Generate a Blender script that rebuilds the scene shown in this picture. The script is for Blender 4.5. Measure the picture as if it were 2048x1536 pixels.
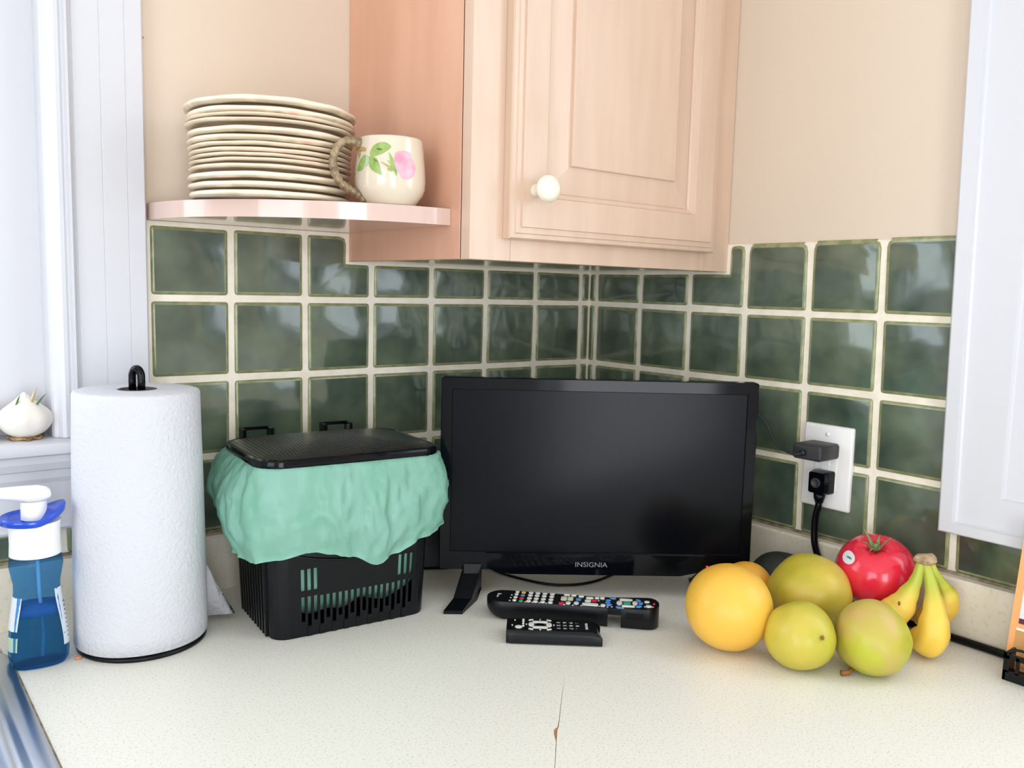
import bpy, bmesh, math, random
from math import sin, cos, pi, radians, sqrt, atan2
from mathutils import Vector, Matrix, noise
C = bpy.context.scene.collection
for o in list(bpy.data.objects): bpy.data.objects.remove(o)
random.seed(7)

# ---------------------------------------------------------------- camera
cam_d = bpy.data.cameras.new('camera'); cam = bpy.data.objects.new('camera', cam_d); C.objects.link(cam)
cam_d.sensor_width = 36.0; cam_d.lens = 36.0*1707.6/2048; cam_d.clip_start = 0.02
yaw, pit, rol = 0.67067, 0.1099, 0.02457
F = Vector((sin(yaw)*cos(pit), cos(yaw)*cos(pit), -sin(pit)))
R = Vector((cos(yaw), -sin(yaw), 0)); U = R.cross(F)
R2 = R*cos(rol)+U*sin(rol); U2 = -R*sin(rol)+U*cos(rol)
M = Matrix((R2, U2, -F)).transposed().to_4x4(); M.translation = Vector((-1.11697, -1.17973, 0.42928))
cam.matrix_world = M
bpy.context.scene.camera = cam
# ---------------------------------------------------------------- view, world, window and fill light
vs = bpy.context.scene.view_settings
vs.view_transform = 'Standard'; vs.look = 'None'; vs.gamma = 1.0; vs.use_curve_mapping = False
vs.exposure = -0.15
w = bpy.data.worlds.new('world'); bpy.context.scene.world = w; w.use_nodes = True
bg = w.node_tree.nodes['Background']; bg.inputs[0].default_value = (0.82, 0.9, 1.0, 1); bg.inputs[1].default_value = 2.0
def area(name, loc, target, sx, sy, power, col):
    l = bpy.data.lights.new(name, 'AREA'); l.shape = 'RECTANGLE'; l.size = sx; l.size_y = sy; l.energy = power; l.color = col
    o = bpy.data.objects.new(name, l); C.objects.link(o); o.location = loc
    o.rotation_euler = (Vector(target)-Vector(loc)).to_track_quat('-Z', 'Y').to_euler(); return o
area('daylight_window_left', (-1.46, 0.16, 0.80), (-1.46, -1, 0.80), 1.0, 1.0, 11, (0.84, 0.92, 1.0))
area('daylight_window_right', (0.16, -1.32, 0.80), (-1, -1.32, 0.80), 1.0, 1.1, 11, (0.86, 0.93, 1.0))
area('daylight_glass_door', (-1.75, -3.36, 0.15), (-1.75, 0, 0.15), 0.9, 1.9, 34, (0.92, 0.945, 1.0))
area('fill_light_side', (-3.16, -1.9, 0.55), (0, -1.9, 0.55), 1.6, 1.5, 26, (0.92, 0.945, 1.0))  # added fill light for the room, in an unseen side wall opening

# ---------------------------------------------------------------- materials
def s2l(c): return tuple(((x/255)/12.92 if x/255 <= .04045 else ((x/255+.055)/1.055)**2.4) for x in c)
def mat(name, rgb, rough=.5, metal=0, spec=.5, var=0, vscale=8, rgb2=None, bump=0, bscale=60, coat=0, trans=0, alpha=1,
        sss=0, emit=None, estr=0, stretch=None, lo=.35, hi=.65, detail=3, bump_detail=3):
    m = bpy.data.materials.new(name); m.use_nodes = True; nt = m.node_tree; b = nt.nodes['Principled BSDF']
    c = s2l(rgb); b.inputs['Base Color'].default_value = (*c, 1); b.inputs['Roughness'].default_value = rough
    b.inputs['Metallic'].default_value = metal; b.inputs['Specular IOR Level'].default_value = spec
    b.inputs['Coat Weight'].default_value = coat; b.inputs['Coat Roughness'].default_value = .05
    if sss:
        b.inputs['Subsurface Weight'].default_value = sss; b.inputs['Subsurface Radius'].default_value = (.01, .006, .003)
    if emit: b.inputs['Emission Color'].default_value = (*s2l(emit), 1); b.inputs['Emission Strength'].default_value = estr
    if rgb2 or bump:
        tc = nt.nodes.new('ShaderNodeNewGeometry'); src = tc.outputs['Position']
        if stretch:
            mp = nt.nodes.new('ShaderNodeMapping'); mp.inputs['Scale'].default_value = stretch
            nt.links.new(src, mp.inputs['Vector']); src = mp.outputs[0]
    if rgb2:
        n = nt.nodes.new('ShaderNodeTexNoise'); n.inputs['Scale'].default_value = vscale; n.inputs['Detail'].default_value = detail
        nt.links.new(src, n.inputs['Vector'])
        r = nt.nodes.new('ShaderNodeValToRGB'); e = r.color_ramp.elements
        e[0].position = lo; e[0].color = (*c, 1); e[1].position = hi; e[1].color = (*s2l(rgb2), 1)
        nt.links.new(n.outputs['Fac'], r.inputs[0]); nt.links.new(r.outputs[0], b.inputs['Base Color'])
    if bump:
        n = nt.nodes.new('ShaderNodeTexNoise'); n.inputs['Scale'].default_value = bscale; n.inputs['Detail'].default_value = bump_detail
        nt.links.new(src, n.inputs['Vector'])
        bn = nt.nodes.new('ShaderNodeBump'); bn.inputs['Strength'].default_value = 1; bn.inputs['Distance'].default_value = bump
        nt.links.new(n.outputs['Fac'], bn.inputs['Height']); nt.links.new(bn.outputs[0], b.inputs['Normal'])
    return m
def clear(name, rgb, transp=.8, rough=.05, diff=None):
    m = bpy.data.materials.new(name); m.use_nodes = True; nt = m.node_tree
    for n in list(nt.nodes): nt.nodes.remove(n)
    out = nt.nodes.new('ShaderNodeOutputMaterial'); t = nt.nodes.new('ShaderNodeBsdfTransparent'); t.inputs[0].default_value = (*s2l(rgb), 1)
    p = nt.nodes.new('ShaderNodeBsdfPrincipled'); p.inputs['Base Color'].default_value = (*s2l(diff or rgb), 1); p.inputs['Roughness'].default_value = rough
    mx = nt.nodes.new('ShaderNodeMixShader'); mx.inputs[0].default_value = transp
    nt.links.new(p.outputs[0], mx.inputs[1]); nt.links.new(t.outputs[0], mx.inputs[2]); nt.links.new(mx.outputs[0], out.inputs[0]); return m
T = {}
T['paint'] = mat('wall_paint', (223, 206, 186), .6, bump=.0002, bscale=120)
T['paint_room'] = mat('room_paint', (232, 230, 226), .7)
T['white'] = mat('white_gloss_paint', (214, 215, 220), .28, bump=.00025, bscale=35)
T['grout'] = mat('grout', (250, 242, 226), .8, rgb2=(240, 230, 210), vscale=40, bump=.0006, bscale=250)
T['glaze'] = mat('green_glaze', (56, 72, 62), .09, rgb2=(108, 120, 98), vscale=12, bump=.0028, bscale=14, coat=.45, lo=.3, hi=.72, bump_detail=1.6)
T['glaze'].node_tree.nodes['Principled BSDF'].inputs['IOR'].default_value = 1.58
T['glaze_edge'] = mat('thin_olive_glaze', (122, 132, 92), .16, rgb2=(156, 158, 116), vscale=60, coat=.3)
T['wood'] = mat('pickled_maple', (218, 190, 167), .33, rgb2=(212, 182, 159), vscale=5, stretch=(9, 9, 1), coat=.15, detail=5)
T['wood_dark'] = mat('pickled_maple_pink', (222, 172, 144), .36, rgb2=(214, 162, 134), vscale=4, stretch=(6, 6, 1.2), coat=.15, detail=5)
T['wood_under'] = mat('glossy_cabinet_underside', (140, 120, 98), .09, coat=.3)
T['seam_dark'] = mat('dark_joint', (92, 42, 34), .7)  # dark red-brown strip in the joint between stile and side panel
T['shelf'] = mat('glossy_pink_shelf', (216, 188, 176), .10, coat=.5)
T['counter'] = mat('speckled_laminate', (240, 237, 226), .42, rgb2=(216, 209, 192), vscale=420, lo=.55, hi=.68, detail=4)
T['splash'] = mat('laminate_splash', (230, 222, 202), .45, rgb2=(208, 196, 170), vscale=160, lo=.55, hi=.80, detail=6)
T['caulk'] = mat('grimy_caulk', (112, 100, 82), .7, rgb2=(160, 148, 124), vscale=60)
T['substrate'] = mat('particle_board', (200, 140, 100), .9, rgb2=(170, 110, 76), vscale=300)
T['steel'] = mat('brushed_steel', (196, 202, 212), .28, metal=1, bump=.0001, bscale=300)
T['paper'] = mat('paper_towel', (213, 214, 219), .95, bump=.0016, bscale=230, spec=.1, bump_detail=4)
T['paper_edge'] = mat('paper_layers', (240, 240, 242), .95, spec=.1)
T['card_tube'] = mat('cardboard_core', (96, 84, 88), .9)
T['black'] = mat('black_gloss_plastic', (6, 9, 14), .08, spec=.22)
T['black_satin'] = mat('black_satin_plastic', (8, 11, 15), .33, spec=.28)
T['black_matt'] = mat('black_matt_plastic', (22, 24, 28), .55)
T['screen'] = mat('anti_glare_screen', (4, 8, 14), .20, spec=.15)
T['grey_print'] = mat('grey_print', (132, 134, 138), .4)
T['led'] = mat('red_led', (255, 30, 60), .3, emit=(255, 20, 50), estr=3)
T['white_plastic'] = mat('white_plastic', (244, 243, 240), .3)
T['charger'] = mat('charger_grey', (48, 48, 52), .5)
T['bag'] = mat('mint_film', (142, 202, 178), .35, spec=.35, rgb2=(156, 208, 190), vscale=18, bump=.006, bscale=24)
nt = T['bag'].node_tree; b = nt.nodes['Principled BSDF']; tl = nt.nodes.new('ShaderNodeBsdfTranslucent'); tl.inputs[0].default_value = (*s2l((150, 225, 190)), 1)
mx = nt.nodes.new('ShaderNodeMixShader'); mx.inputs[0].default_value = .3
nt.links.new(b.outputs[0], mx.inputs[1]); nt.links.new(tl.outputs[0], mx.inputs[2]); nt.links.new(mx.outputs[0], nt.nodes['Material Output'].inputs[0])
T['bluecap'] = mat('cobalt_plastic', (16, 74, 200), .18, coat=.3)
T['bottle'] = clear('blue_clear_plastic', (158, 206, 238), .90, .06, (90, 150, 205))
T['liquid'] = clear('blue_soap', (160, 212, 216), .88, .05, (30, 110, 170))
T['foam'] = clear('soap_foam', (130, 180, 225), .35, .5, (70, 130, 190))
T['glass'] = clear('window_glass', (250, 252, 252), .93, .02, (200, 205, 210))
T['label'] = mat('white_label', (222, 228, 234), .5)
T['label_green'] = mat('pale_green_label', (176, 200, 180), .5)
T['print'] = mat('grey_text', (120, 124, 130), .6)
T['plate'] = mat('cream_glaze', (250, 234, 212), .22, rgb2=(243, 220, 196), vscale=9, coat=.3)
T['mug'] = mat('cream_mug_glaze', (222, 208, 186), .12, coat=.5)
T['twig'] = mat('twig_brown_glaze', (112, 90, 62), .25, rgb2=(172, 152, 116), vscale=90, bump=.001, bscale=120, coat=.3)
T['leaf'] = mat('leaf_green_glaze', (132, 164, 80), .2, rgb2=(160, 184, 104), vscale=120)
T['leaf_pale'] = mat('pale_green_glaze', (176, 198, 168), .2)
T['leaf_dark'] = mat('leaf_vein_glaze', (92, 104, 40), .2)
T['stem_tan'] = mat('tan_glaze', (190, 162, 108), .2)
T['rose'] = mat('rose_glaze', (242, 150, 170), .2, rgb2=(250, 182, 194), vscale=70)
T['knob'] = mat('porcelain', (240, 232, 212), .12, coat=.6)
T['grape'] = mat('grapefruit_peel', (244, 184, 66), .36, rgb2=(246, 196, 80), vscale=10, bump=.0004, bscale=420, sss=.12)
T['orange'] = mat('orange_peel', (246, 178, 62), .4, bump=.0004, bscale=420, sss=.1)
T['pear'] = mat('yellow_green_skin', (182, 182, 50), .36, rgb2=(208, 190, 76), vscale=13, bump=.0003, bscale=90, sss=.1)
T['pear_rust'] = mat('russet_skin', (190, 190, 54), .4, rgb2=(204, 174, 98), vscale=17, bump=.0004, bscale=80, sss=.1, lo=.4, hi=.62)
T['mango'] = mat('mango_skin', (190, 176, 56), .36, rgb2=(228, 196, 88), vscale=13, bump=.0003, bscale=80, sss=.1)
T['avo'] = mat('avocado_skin', (34, 38, 34), .6, bump=.0015, bscale=170)
T['tomato'] = mat('tomato_skin', (226, 22, 58), .18, rgb2=(236, 48, 72), vscale=12, coat=.3, sss=.08)
T['calyx'] = mat('tomato_calyx', (104, 128, 72), .7, rgb2=(140, 138, 96), vscale=160)
T['banana'] = mat('banana_skin', (248, 204, 76), .42, rgb2=(250, 214, 96), vscale=22, sss=.1)
T['banana_green'] = mat('banana_stem_green', (196, 200, 74), .45, rgb2=(222, 204, 84), vscale=30)
nt = T['banana'].node_tree; b = nt.nodes['Principled BSDF']; src = b.inputs['Base Color'].links[0].from_socket
tc = nt.nodes.new('ShaderNodeTexCoord'); sp_ = nt.nodes.new('ShaderNodeSeparateXYZ'); nt.links.new(tc.outputs['Object'], sp_.inputs[0])
mr = nt.nodes.new('ShaderNodeMapRange'); mr.inputs[1].default_value = .062; mr.inputs[2].default_value = .088; nt.links.new(sp_.outputs['Z'], mr.inputs[0])
mx = nt.nodes.new('ShaderNodeMix'); mx.data_type = 'RGBA'; nt.links.new(mr.outputs[0], mx.inputs[0]); nt.links.new(src, mx.inputs[6]); mx.inputs[7].default_value = (*s2l((188, 196, 70)), 1); nt.links.new(mx.outputs[2], b.inputs['Base Color'])
T['banana_crown'] = mat('banana_crown_brown', (146, 112, 78), .85, rgb2=(204, 180, 146), vscale=90, bump=.002, bscale=140)
T['bruise'] = mat('banana_bruise', (150, 100, 44), .6)
T['garlic'] = mat('garlic_skin', (243, 240, 232), .5, rgb2=(238, 226, 214), vscale=25, sss=.15, stretch=(1, 1, .3))
T['root'] = mat('garlic_root', (110, 70, 48), .9, rgb2=(206, 176, 130), vscale=160)
T['sprout'] = mat('garlic_sprout', (92, 120, 62), .6)
T['sprout_dry'] = mat('garlic_dry_tip', (206, 180, 112), .7)
T['btn_white'] = mat('button_white', (226, 226, 216), .45)
T['btn_blue'] = mat('button_blue', (84, 142, 206), .4)
T['btn_red'] = mat('button_red', (218, 40, 84), .4)
T['btn_green'] = mat('button_green', (60, 170, 100), .4)
T['btn_teal'] = mat('button_teal', (50, 170, 140), .4)
T['btn_yellow'] = mat('button_yellow', (236, 190, 70), .4)
T['btn_cream'] = mat('button_cream', (216, 212, 184), .45)
T['card_orange'] = mat('orange_card', (250, 176, 112), .5)
T['card_photo'] = mat('photo_print', (226, 232, 240), .3, rgb2=(120, 90, 70), vscale=38, lo=.58, hi=.62)
T['card_maroon'] = mat('maroon_print', (84, 34, 56), .4)
T['card_wood'] = mat('tan_print', (206, 156, 92), .5)
T['floor'] = mat('floor_tile', (200, 192, 182), .4)
T['crumb'] = mat('orange_crumb', (232, 150, 110), .8)

# ---------------------------------------------------------------- mesh helpers
def link(name, me, m, parent=None, smooth=False, world=False):
    o = bpy.data.objects.new(name, me); C.objects.link(o)
    if m is not None and not me.materials:
        for k in (m if isinstance(m, (list, tuple)) else [m]): me.materials.append(T[k] if isinstance(k, str) else k)
    if smooth:
        me.polygons.foreach_set('use_smooth', [True]*len(me.polygons))
        if smooth != True:
            try: me.set_sharp_from_angle(angle=radians(smooth))
            except Exception: pass
    if parent:
        o.parent = parent
        if world: o.matrix_parent_inverse = pmat(parent).inverted()
    return o
def pmat(p):
    m = Matrix.LocRotScale(p.location, p.rotation_euler, p.scale)
    return (pmat(p.parent) @ p.matrix_parent_inverse @ m) if p.parent else m
def build(bm, name, m, parent=None, smooth=False, world=False):
    bmesh.ops.recalc_face_normals(bm, faces=bm.faces)
    me = bpy.data.meshes.new(name); bm.to_mesh(me); bm.free(); return link(name, me, m, parent, smooth, world)
def tag(o, label=None, cat=None, group=None, kind=None):
    if label: o['label'] = label
    if cat: o['category'] = cat
    if group: o['group'] = group
    if kind: o['kind'] = kind
    return o
def empty(name, loc, rz=0, **k):
    o = bpy.data.objects.new(name, None); C.objects.link(o); o.location = loc; o.rotation_euler = (0, 0, rz); o.empty_display_size = .02
    return tag(o, **k)
def box(bm, x0, x1, y0, y1, z0, z1, mi=0, M=None):
    v = [bm.verts.new((x, y, z)) for z in (z0, z1) for y in (y0, y1) for x in (x0, x1)]
    if M: 
        for a in v: a.co = M @ a.co
    fs = []
    for f in ((0, 2, 3, 1), (4, 5, 7, 6), (0, 1, 5, 4), (2, 6, 7, 3), (0, 4, 6, 2), (1, 3, 7, 5)):
        g = bm.faces.new([v[i] for i in f]); g.material_index = mi; fs.append(g)
    return v
def bbox(name, dims, m, parent=None, bev=.001, seg=2, world=False, smooth=True):
    bm = bmesh.new(); box(bm, *dims)
    if bev: bmesh.ops.bevel(bm, geom=list(bm.edges), offset=bev, segments=seg, affect='EDGES', profile=.5)
    return build(bm, name, m, parent, 35 if smooth else False, world)
def rrect(x0, x1, y0, y1, r, n=4):
    pts = []
    for cx, cy, a in ((x1-r, y0+r, -90), (x1-r, y1-r, 0), (x0+r, y1-r, 90), (x0+r, y0+r, 180)):
        for i in range(n+1):
            t = radians(a+90*i/n); pts.append((cx+r*cos(t), cy+r*sin(t)))
    return pts
def loft(bm, rings, close=True, cap0=True, cap1=True, mi=0):
    vr = [[bm.verts.new(p) for p in r] for r in rings]; n = len(vr[0])
    for a, b in zip(vr, vr[1:]):
        for i in range(n if close else n-1):
            f = bm.faces.new((a[i], a[(i+1) % n], b[(i+1) % n], b[i])); f.material_index = mi
    if cap0: bm.faces.new(vr[0][::-1]).material_index = mi
    if cap1: bm.faces.new(vr[-1]).material_index = mi
    return vr
def prism(bm, pts, z0, z1, bev=0, mi=0):
    if bev:
        cx = sum(p[0] for p in pts)/len(pts); cy = sum(p[1] for p in pts)/len(pts)
        mxr = max(max(abs(p[0]-cx), abs(p[1]-cy)) for p in pts)
        def sc(d):
            wx = max(abs(p[0]-cx) for p in pts); wy = max(abs(p[1]-cy) for p in pts)
            return [(cx+(p[0]-cx)*(1-d/wx), cy+(p[1]-cy)*(1-d/wy)) for p in pts]
        rs = [[(x, y, z0) for x, y in pts], [(x, y, z1-bev) for x, y in pts], [(x, y, z1-bev*.3) for x, y in sc(bev*.3)], [(x, y, z1) for x, y in sc(bev)]]
    else: rs = [[(x, y, z0) for x, y in pts], [(x, y, z1) for x, y in pts]]
    return loft(bm, rs, mi=mi)
def lathe(bm, prof, n=48, wob=None, cap0=True, cap1=True, c=(0, 0)):
    rings = []
    for j, (r, z) in enumerate(prof):
        ring = []
        for i in range(n):
            a = 2*pi*i/n; rr, zz = (r, z) if not wob else wob(r, z, a, j)
            ring.append((c[0]+rr*cos(a), c[1]+rr*sin(a), zz))
        rings.append(ring)
    return loft(bm, rings, cap0=cap0, cap1=cap1)
def tube(bm, pts, rad, n=10, caps=True, flat=None):
    P = [Vector(p) for p in pts]; rings = []; up = Vector((0, 0, 1)); prev = None
    for i, p in enumerate(P):
        t = (P[min(i+1, len(P)-1)]-P[max(i-1, 0)]).normalized()
        if prev is None:
            a = t.cross(up)
            if a.length < .1: a = t.cross(Vector((1, 0, 0)))
            a.normalize()
        else: a = (prev - t*prev.dot(t)).normalized()
        prev = a; b = t.cross(a); r = rad[i] if isinstance(rad, (list, tuple)) else rad
        fa, fb = flat if flat else (1, 1)
        rings.append([p + a*(r*fa*cos(2*pi*k/n)) + b*(r*fb*sin(2*pi*k/n)) for k in range(n)])
    return loft(bm, rings, cap0=caps, cap1=caps)
def spline(pts, n=8):
    P = [Vector(p) for p in pts]; P = [P[0]*2-P[1]]+P+[P[-1]*2-P[-2]]; out = []
    for i in range(1, len(P)-2):
        for k in range(n):
            t = k/n; a, b, c, d = P[i-1:i+3]
            out.append(.5*((2*b)+(c-a)*t+(2*a-5*b+4*c-d)*t*t+(3*b-a-3*c+d)*t**3))
    out.append(P[-2]); return out
def sphere(bm, r, nu=48, nv=28, fn=None, M=None):
    prof = [(r*sin(pi*j/nv), -r*cos(pi*j/nv)) for j in range(nv+1)]
    vr = []
    for j, (rr, zz) in enumerate(prof):
        if j in (0, nv):
            p = Vector((0, 0, zz)); p = fn(p) if fn else p; vr.append([bm.verts.new(M @ p if M else p)]); continue
        ring = []
        for i in range(nu):
            p = Vector((rr*cos(2*pi*i/nu), rr*sin(2*pi*i/nu), zz)); p = fn(p) if fn else p
            ring.append(bm.verts.new(M @ p if M else p))
        vr.append(ring)
    for j in range(nv):
        a, b = vr[j], vr[j+1]
        for i in range(nu):
            k = (i+1) % nu
            if j == 0: bm.faces.new((a[0], b[k], b[i]))
            elif j == nv-1: bm.faces.new((a[i], a[k], b[0]))
            else: bm.faces.new((a[i], a[k], b[k], b[i]))
def text_mesh(s, size, depth=.0003):
    cu = bpy.data.curves.new('text', 'FONT'); cu.body = s; cu.size = size; cu.extrude = depth/2; cu.align_x = 'CENTER'; cu.align_y = 'CENTER'; cu.resolution_u = 3
    o = bpy.data.objects.new('t', cu); C.objects.link(o); dg = bpy.context.evaluated_depsgraph_get(); dg.update()
    me = bpy.data.meshes.new_from_object(o.evaluated_get(dg)); bpy.data.objects.remove(o); bpy.data.curves.remove(cu); me.materials.clear(); return me

# ================================================================ STRUCTURE
FZ, CZ = -0.91, 1.55; XB, YB = -3.0, -3.2
def wall(name, axis, pos, th, a0, a1, holes, m):
    """slab in plane axis=pos, with rectangular holes [(a0,a1,z0,z1)]; th signed thickness"""
    bm = bmesh.new()
    As = sorted({a0, a1, *[h[0] for h in holes], *[h[1] for h in holes]}); Zs = sorted({FZ, CZ, *[h[2] for h in holes], *[h[3] for h in holes]})
    for i in range(len(As)-1):
        for j in range(len(Zs)-1):
            ca, cz = (As[i]+As[i+1])/2, (Zs[j]+Zs[j+1])/2
            if any(h[0] < ca < h[1] and h[2] < cz < h[3] for h in holes): continue
            p0, p1 = sorted((pos, pos+th))
            if axis == 'y': box(bm, As[i], As[i+1], p0, p1, Zs[j], Zs[j+1])
            else: box(bm, p0, p1, As[i], As[i+1], Zs[j], Zs[j+1])
    return tag(build(bm, name, m), kind='structure')
WL = wall('wall_left', 'y', 0, .14, XB-.12, .14, [(-1.95, -.905, .232, 1.35)], 'paint')
WR = wall('wall_right', 'x', 0, .14, YB-.12, 0, [(-1.95, -.79, .22, 1.35)], 'paint')
WBk = wall('wall_back', 'y', YB, -.12, XB-.12, .14, [(-2.25, -1.25, -.85, 1.15)], 'paint_room')
WS = wall('wall_side', 'x', XB, -.12, YB, 0, [(-2.75, -1.05, -.25, 1.35)], 'paint_room')
bm = bmesh.new(); box(bm, XB-.12, .14, YB-.12, .14, FZ-.1, FZ); tag(build(bm, 'floor', 'floor'), kind='structure')
bm = bmesh.new(); box(bm, XB-.12, .14, YB-.12, .14, CZ, CZ+.1); tag(build(bm, 'ceiling', 'paint_room'), kind='structure')

# ---------------- tiles
ZA, ZB, ZC, ZD = .4075, .29766, .18823, .0826
G = .0045                                   # half grout joint
def lx(i): return -(.0244+.11*i)
def rw(i, z):                               # slightly leaning joints of the right wall
    s = .0212+.11184*i
    return -(s-(z-.25)*.022*i/5)
def tile_mesh(outline, name='tile'):
    """outline: ccw polygon in (a, z); tile stands proud from depth 0 to .0035, pillowed edge"""
    n = len(outline); bm = bmesh.new()
    def inset(d):
        out = []
        for k in range(n):
            p0, p1, p2 = Vector(outline[k-1]), Vector(outline[k]), Vector(outline[(k+1) % n])
            e1 = (p1-p0).normalized(); e2 = (p2-p1).normalized(); n1 = Vector((-e1.y, e1.x)); n2 = Vector((-e2.y, e2.x))
            nn = (n1+n2); nn = nn/max(nn.length_squared, .5)*2 if nn.length > 0 else n1
            nn = (n1+n2).normalized()/max(.5, (n1+n2).normalized().dot(n1)); out.append(p1+nn*d)
        return out
    levels = [(0, 0), (.0, .0016), (.0014, .0028), (.0044, .0034)]
    vr = loft(bm, [[(p[0], -h, p[1]) for p in inset(d)] for d, h in levels], cap0=False, cap1=True)
    bm.faces.ensure_lookup_table()
    for f in bm.faces: f.material_index = 0 if len(f.verts) > 4 else 1
    me = bpy.data.meshes.new(name); bmesh.ops.recalc_face_normals(bm, faces=bm.faces); bm.to_mesh(me); bm.free()
    me.materials.append(T['glaze']); me.materials.append(T['glaze_edge'])
    me.polygons.foreach_set('use_smooth', [True]*len(me.polygons))
    try: me.set_sharp_from_angle(angle=radians(60))
    except Exception: pass
    return me
def roundpoly(pts, r, n=2):
    out = []; N = len(pts)
    for k in range(N):
        p0, p1, p2 = Vector(pts[k-1]), Vector(pts[k]), Vector(pts[(k+1) % N])
        rr = r[k] if isinstance(r, (list, tuple)) else r
        rr = min(rr, .45*(p1-p0).length, .45*(p2-p1).length)
        a = p1+(p0-p1).normalized()*rr; b = p1+(p2-p1).normalized()*rr
        for i in range(n+1):
            t = i/n; out.append(((1-t)**2*a+2*t*(1-t)*p1+t*t*b)[:])
    return out
def add_tile(wallobj, side, pts, r=.004):
    """pts ccw in (a,z) seen from the room for the left wall (a = X). right wall: a = -Y"""
    ca = sum(p[0] for p in pts)/len(pts); cz = sum(p[1] for p in pts)/len(pts)
    j = lambda: random.uniform(-.0006, .0006)
    me = tile_mesh(roundpoly([(p[0]-ca+j(), p[1]-cz+j()) for p in pts], r))
    o = link('tile', me, None, wallobj)
    if side == 'L': o.location = (ca, 0, cz); o.rotation_euler = (radians(random.uniform(-.35, .35)), 0, radians(random.uniform(-.4, .4)))
    else: o.location = (0, -ca, cz); o.rotation_euler = (radians(random.uniform(-.35, .35)), 0, -pi/2+radians(random.uniform(-.4, .4)))
    return o
TW = .0016  # tiles start just inside the grout
rowsL = [(ZD, ZC-G), (ZC+G, ZB-G), (ZB+G, ZA-G)]
def quad(x0, x1, z0, z1): return [(x0, z0), (x1, z0), (x1, z1), (x0, z1)]
for z0, z1 in rowsL:
    add_tile(WL, 'L', quad(lx(0)+G, -.0035, z0, z1))
    for i in range(7):
        xl = lx(i+1)+G if i < 6 else -.7905
        add_tile(WL, 'L', quad(xl, lx(i)-G, z0, z1))
ZU = .4612
add_tile(WL, 'L', quad(lx(0)+G, -.0035, ZA+G, ZU))
for i in range(4): add_tile(WL, 'L', quad(lx(i+1)+G, lx(i)-G, ZA+G, ZU))
# the L-shaped cut tile by the cabinet side, then two full ones under the shelf
x1, x0 = lx(4)-G, lx(5)+G
add_tile(WL, 'L', [(x0, ZA+G), (x1, ZA+G), (x1, ZU), (-.5085, ZU), (-.5085, .5015), (x0, .5015)], [.004, .004, .004, .001, .011, .004])
add_tile(WL, 'L', quad(lx(6)+G, lx(5)-G, ZA+G, .5015)); add_tile(WL, 'L', quad(-.7905, lx(6)-G, ZA+G, .5015))
# strip of cut tiles under the window stool
add_tile(WL, 'L', quad(-.8995, lx(7)-.01-G, ZD, .1165)); add_tile(WL, 'L', quad(-1.0095, -.9085, ZD, .1165))
for k in range(3): add_tile(WL, 'L', quad(-1.12-.11*k+G, -1.01-.11*k-G, ZD, .1165))
# right wall
def rz(row, i):
    base = (ZD, ZC, ZB, ZA)[row]
    if row == 3: return base-(.0028 if i >= 3 else .001*i)
    if row == 2: return base-.001
    if row == 1: return base+(.0025 if i >= 5 else 0)
    return base
def rquad(i0, row, left=None, right=None, top=None):
    """tile between joints i0 and i0+1 (a=-Y increasing to the right seen from the room)"""
    za0, za1 = (rz(row, i0)+(G if row else 0)), (rz(row, i0+1)+(G if row else 0))
    if top is None: zb0, zb1 = rz(row+1, i0)-G, rz(row+1, i0+1)-G
    else: zb0 = zb1 = top
    f = lambda i, z, s: -rw(i, z)+s*G
    L = (lambda z: left) if left is not None else (lambda z: f(i0, z, 1)); Rr = (lambda z: right) if right is not None else (lambda z: f(i0+1, z, -1))
    return [(L(za0), za0), (Rr(za1), za1), (Rr(zb1), zb1), (L(zb0), zb0)]
for row in range(3):
    add_tile(WR, 'R', rquad(-1, row, left=.0035, right=-rw(0, .3)-G))
    for i in range(6): add_tile(WR, 'R', rquad(i, row, right=(.690 if i == 5 and row > 0 else None)))
add_tile(WR, 'R', rquad(6, 0, top=.138, right=.80)); 
for k in range(3): add_tile(WR, 'R', quad(.80+2*G+.112*k, .80+.112*(k+1), ZD, .138))
add_tile(WR, 'R', rquad(-1, 3, left=.0035, right=-rw(0, .4)-G, top=ZU))
for i in range(2): add_tile(WR, 'R', rquad(i, 3, top=ZU))
# cut tile right of the cabinet, then bullnose row
a0, a1 = -rw(2, .42)+G, -rw(3, .45)-G
add_tile(WR, 'R', [(a0, ZA+G), (a1, ZA+G-.002), (a1, .5065), (.3235, .5055), (.3235, ZU), (a0, ZU)], [.004, .004, .010, .006, .001, .004])
for i in (3, 4, 5): add_tile(WR, 'R', rquad(i, 3, top=.5065+.0012*(i-3), right=.686 if i == 5 else None), [.004, .004, .010, .010])
# bullnose caps (rounded olive lip over the top edge of each tile)
def cap(a0, a1, z):
    bm = bmesh.new(); rings = []
    for k in range(6):
        t = radians(90*k/5); rings.append([(a0, -.0030*cos(t)-.0, z-.004+.0065*sin(t)), (a1, -.0030*cos(t), z-.004+.0065*sin(t))])
    rings.append([(a0, 0, z-.004), (a1, 0, z-.004)])
    vr = loft(bm, rings, close=False, cap0=False, cap1=False)
    bmesh.ops.translate(bm, verts=bm.verts, vec=(0, -.0006, 0))
    o = build(bm, 'bullnose_lip', 'glaze_edge', WR, True); o.rotation_euler = (0, 0, -pi/2); o['label'] = 'olive rounded lip of a bullnose tile'
for i in (3, 4, 5): cap(-rw(i, .5)+G+.006, (-rw(i+1, .5)-G-.006) if i < 5 else .686, .5065+.0012*(i-3))
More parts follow.
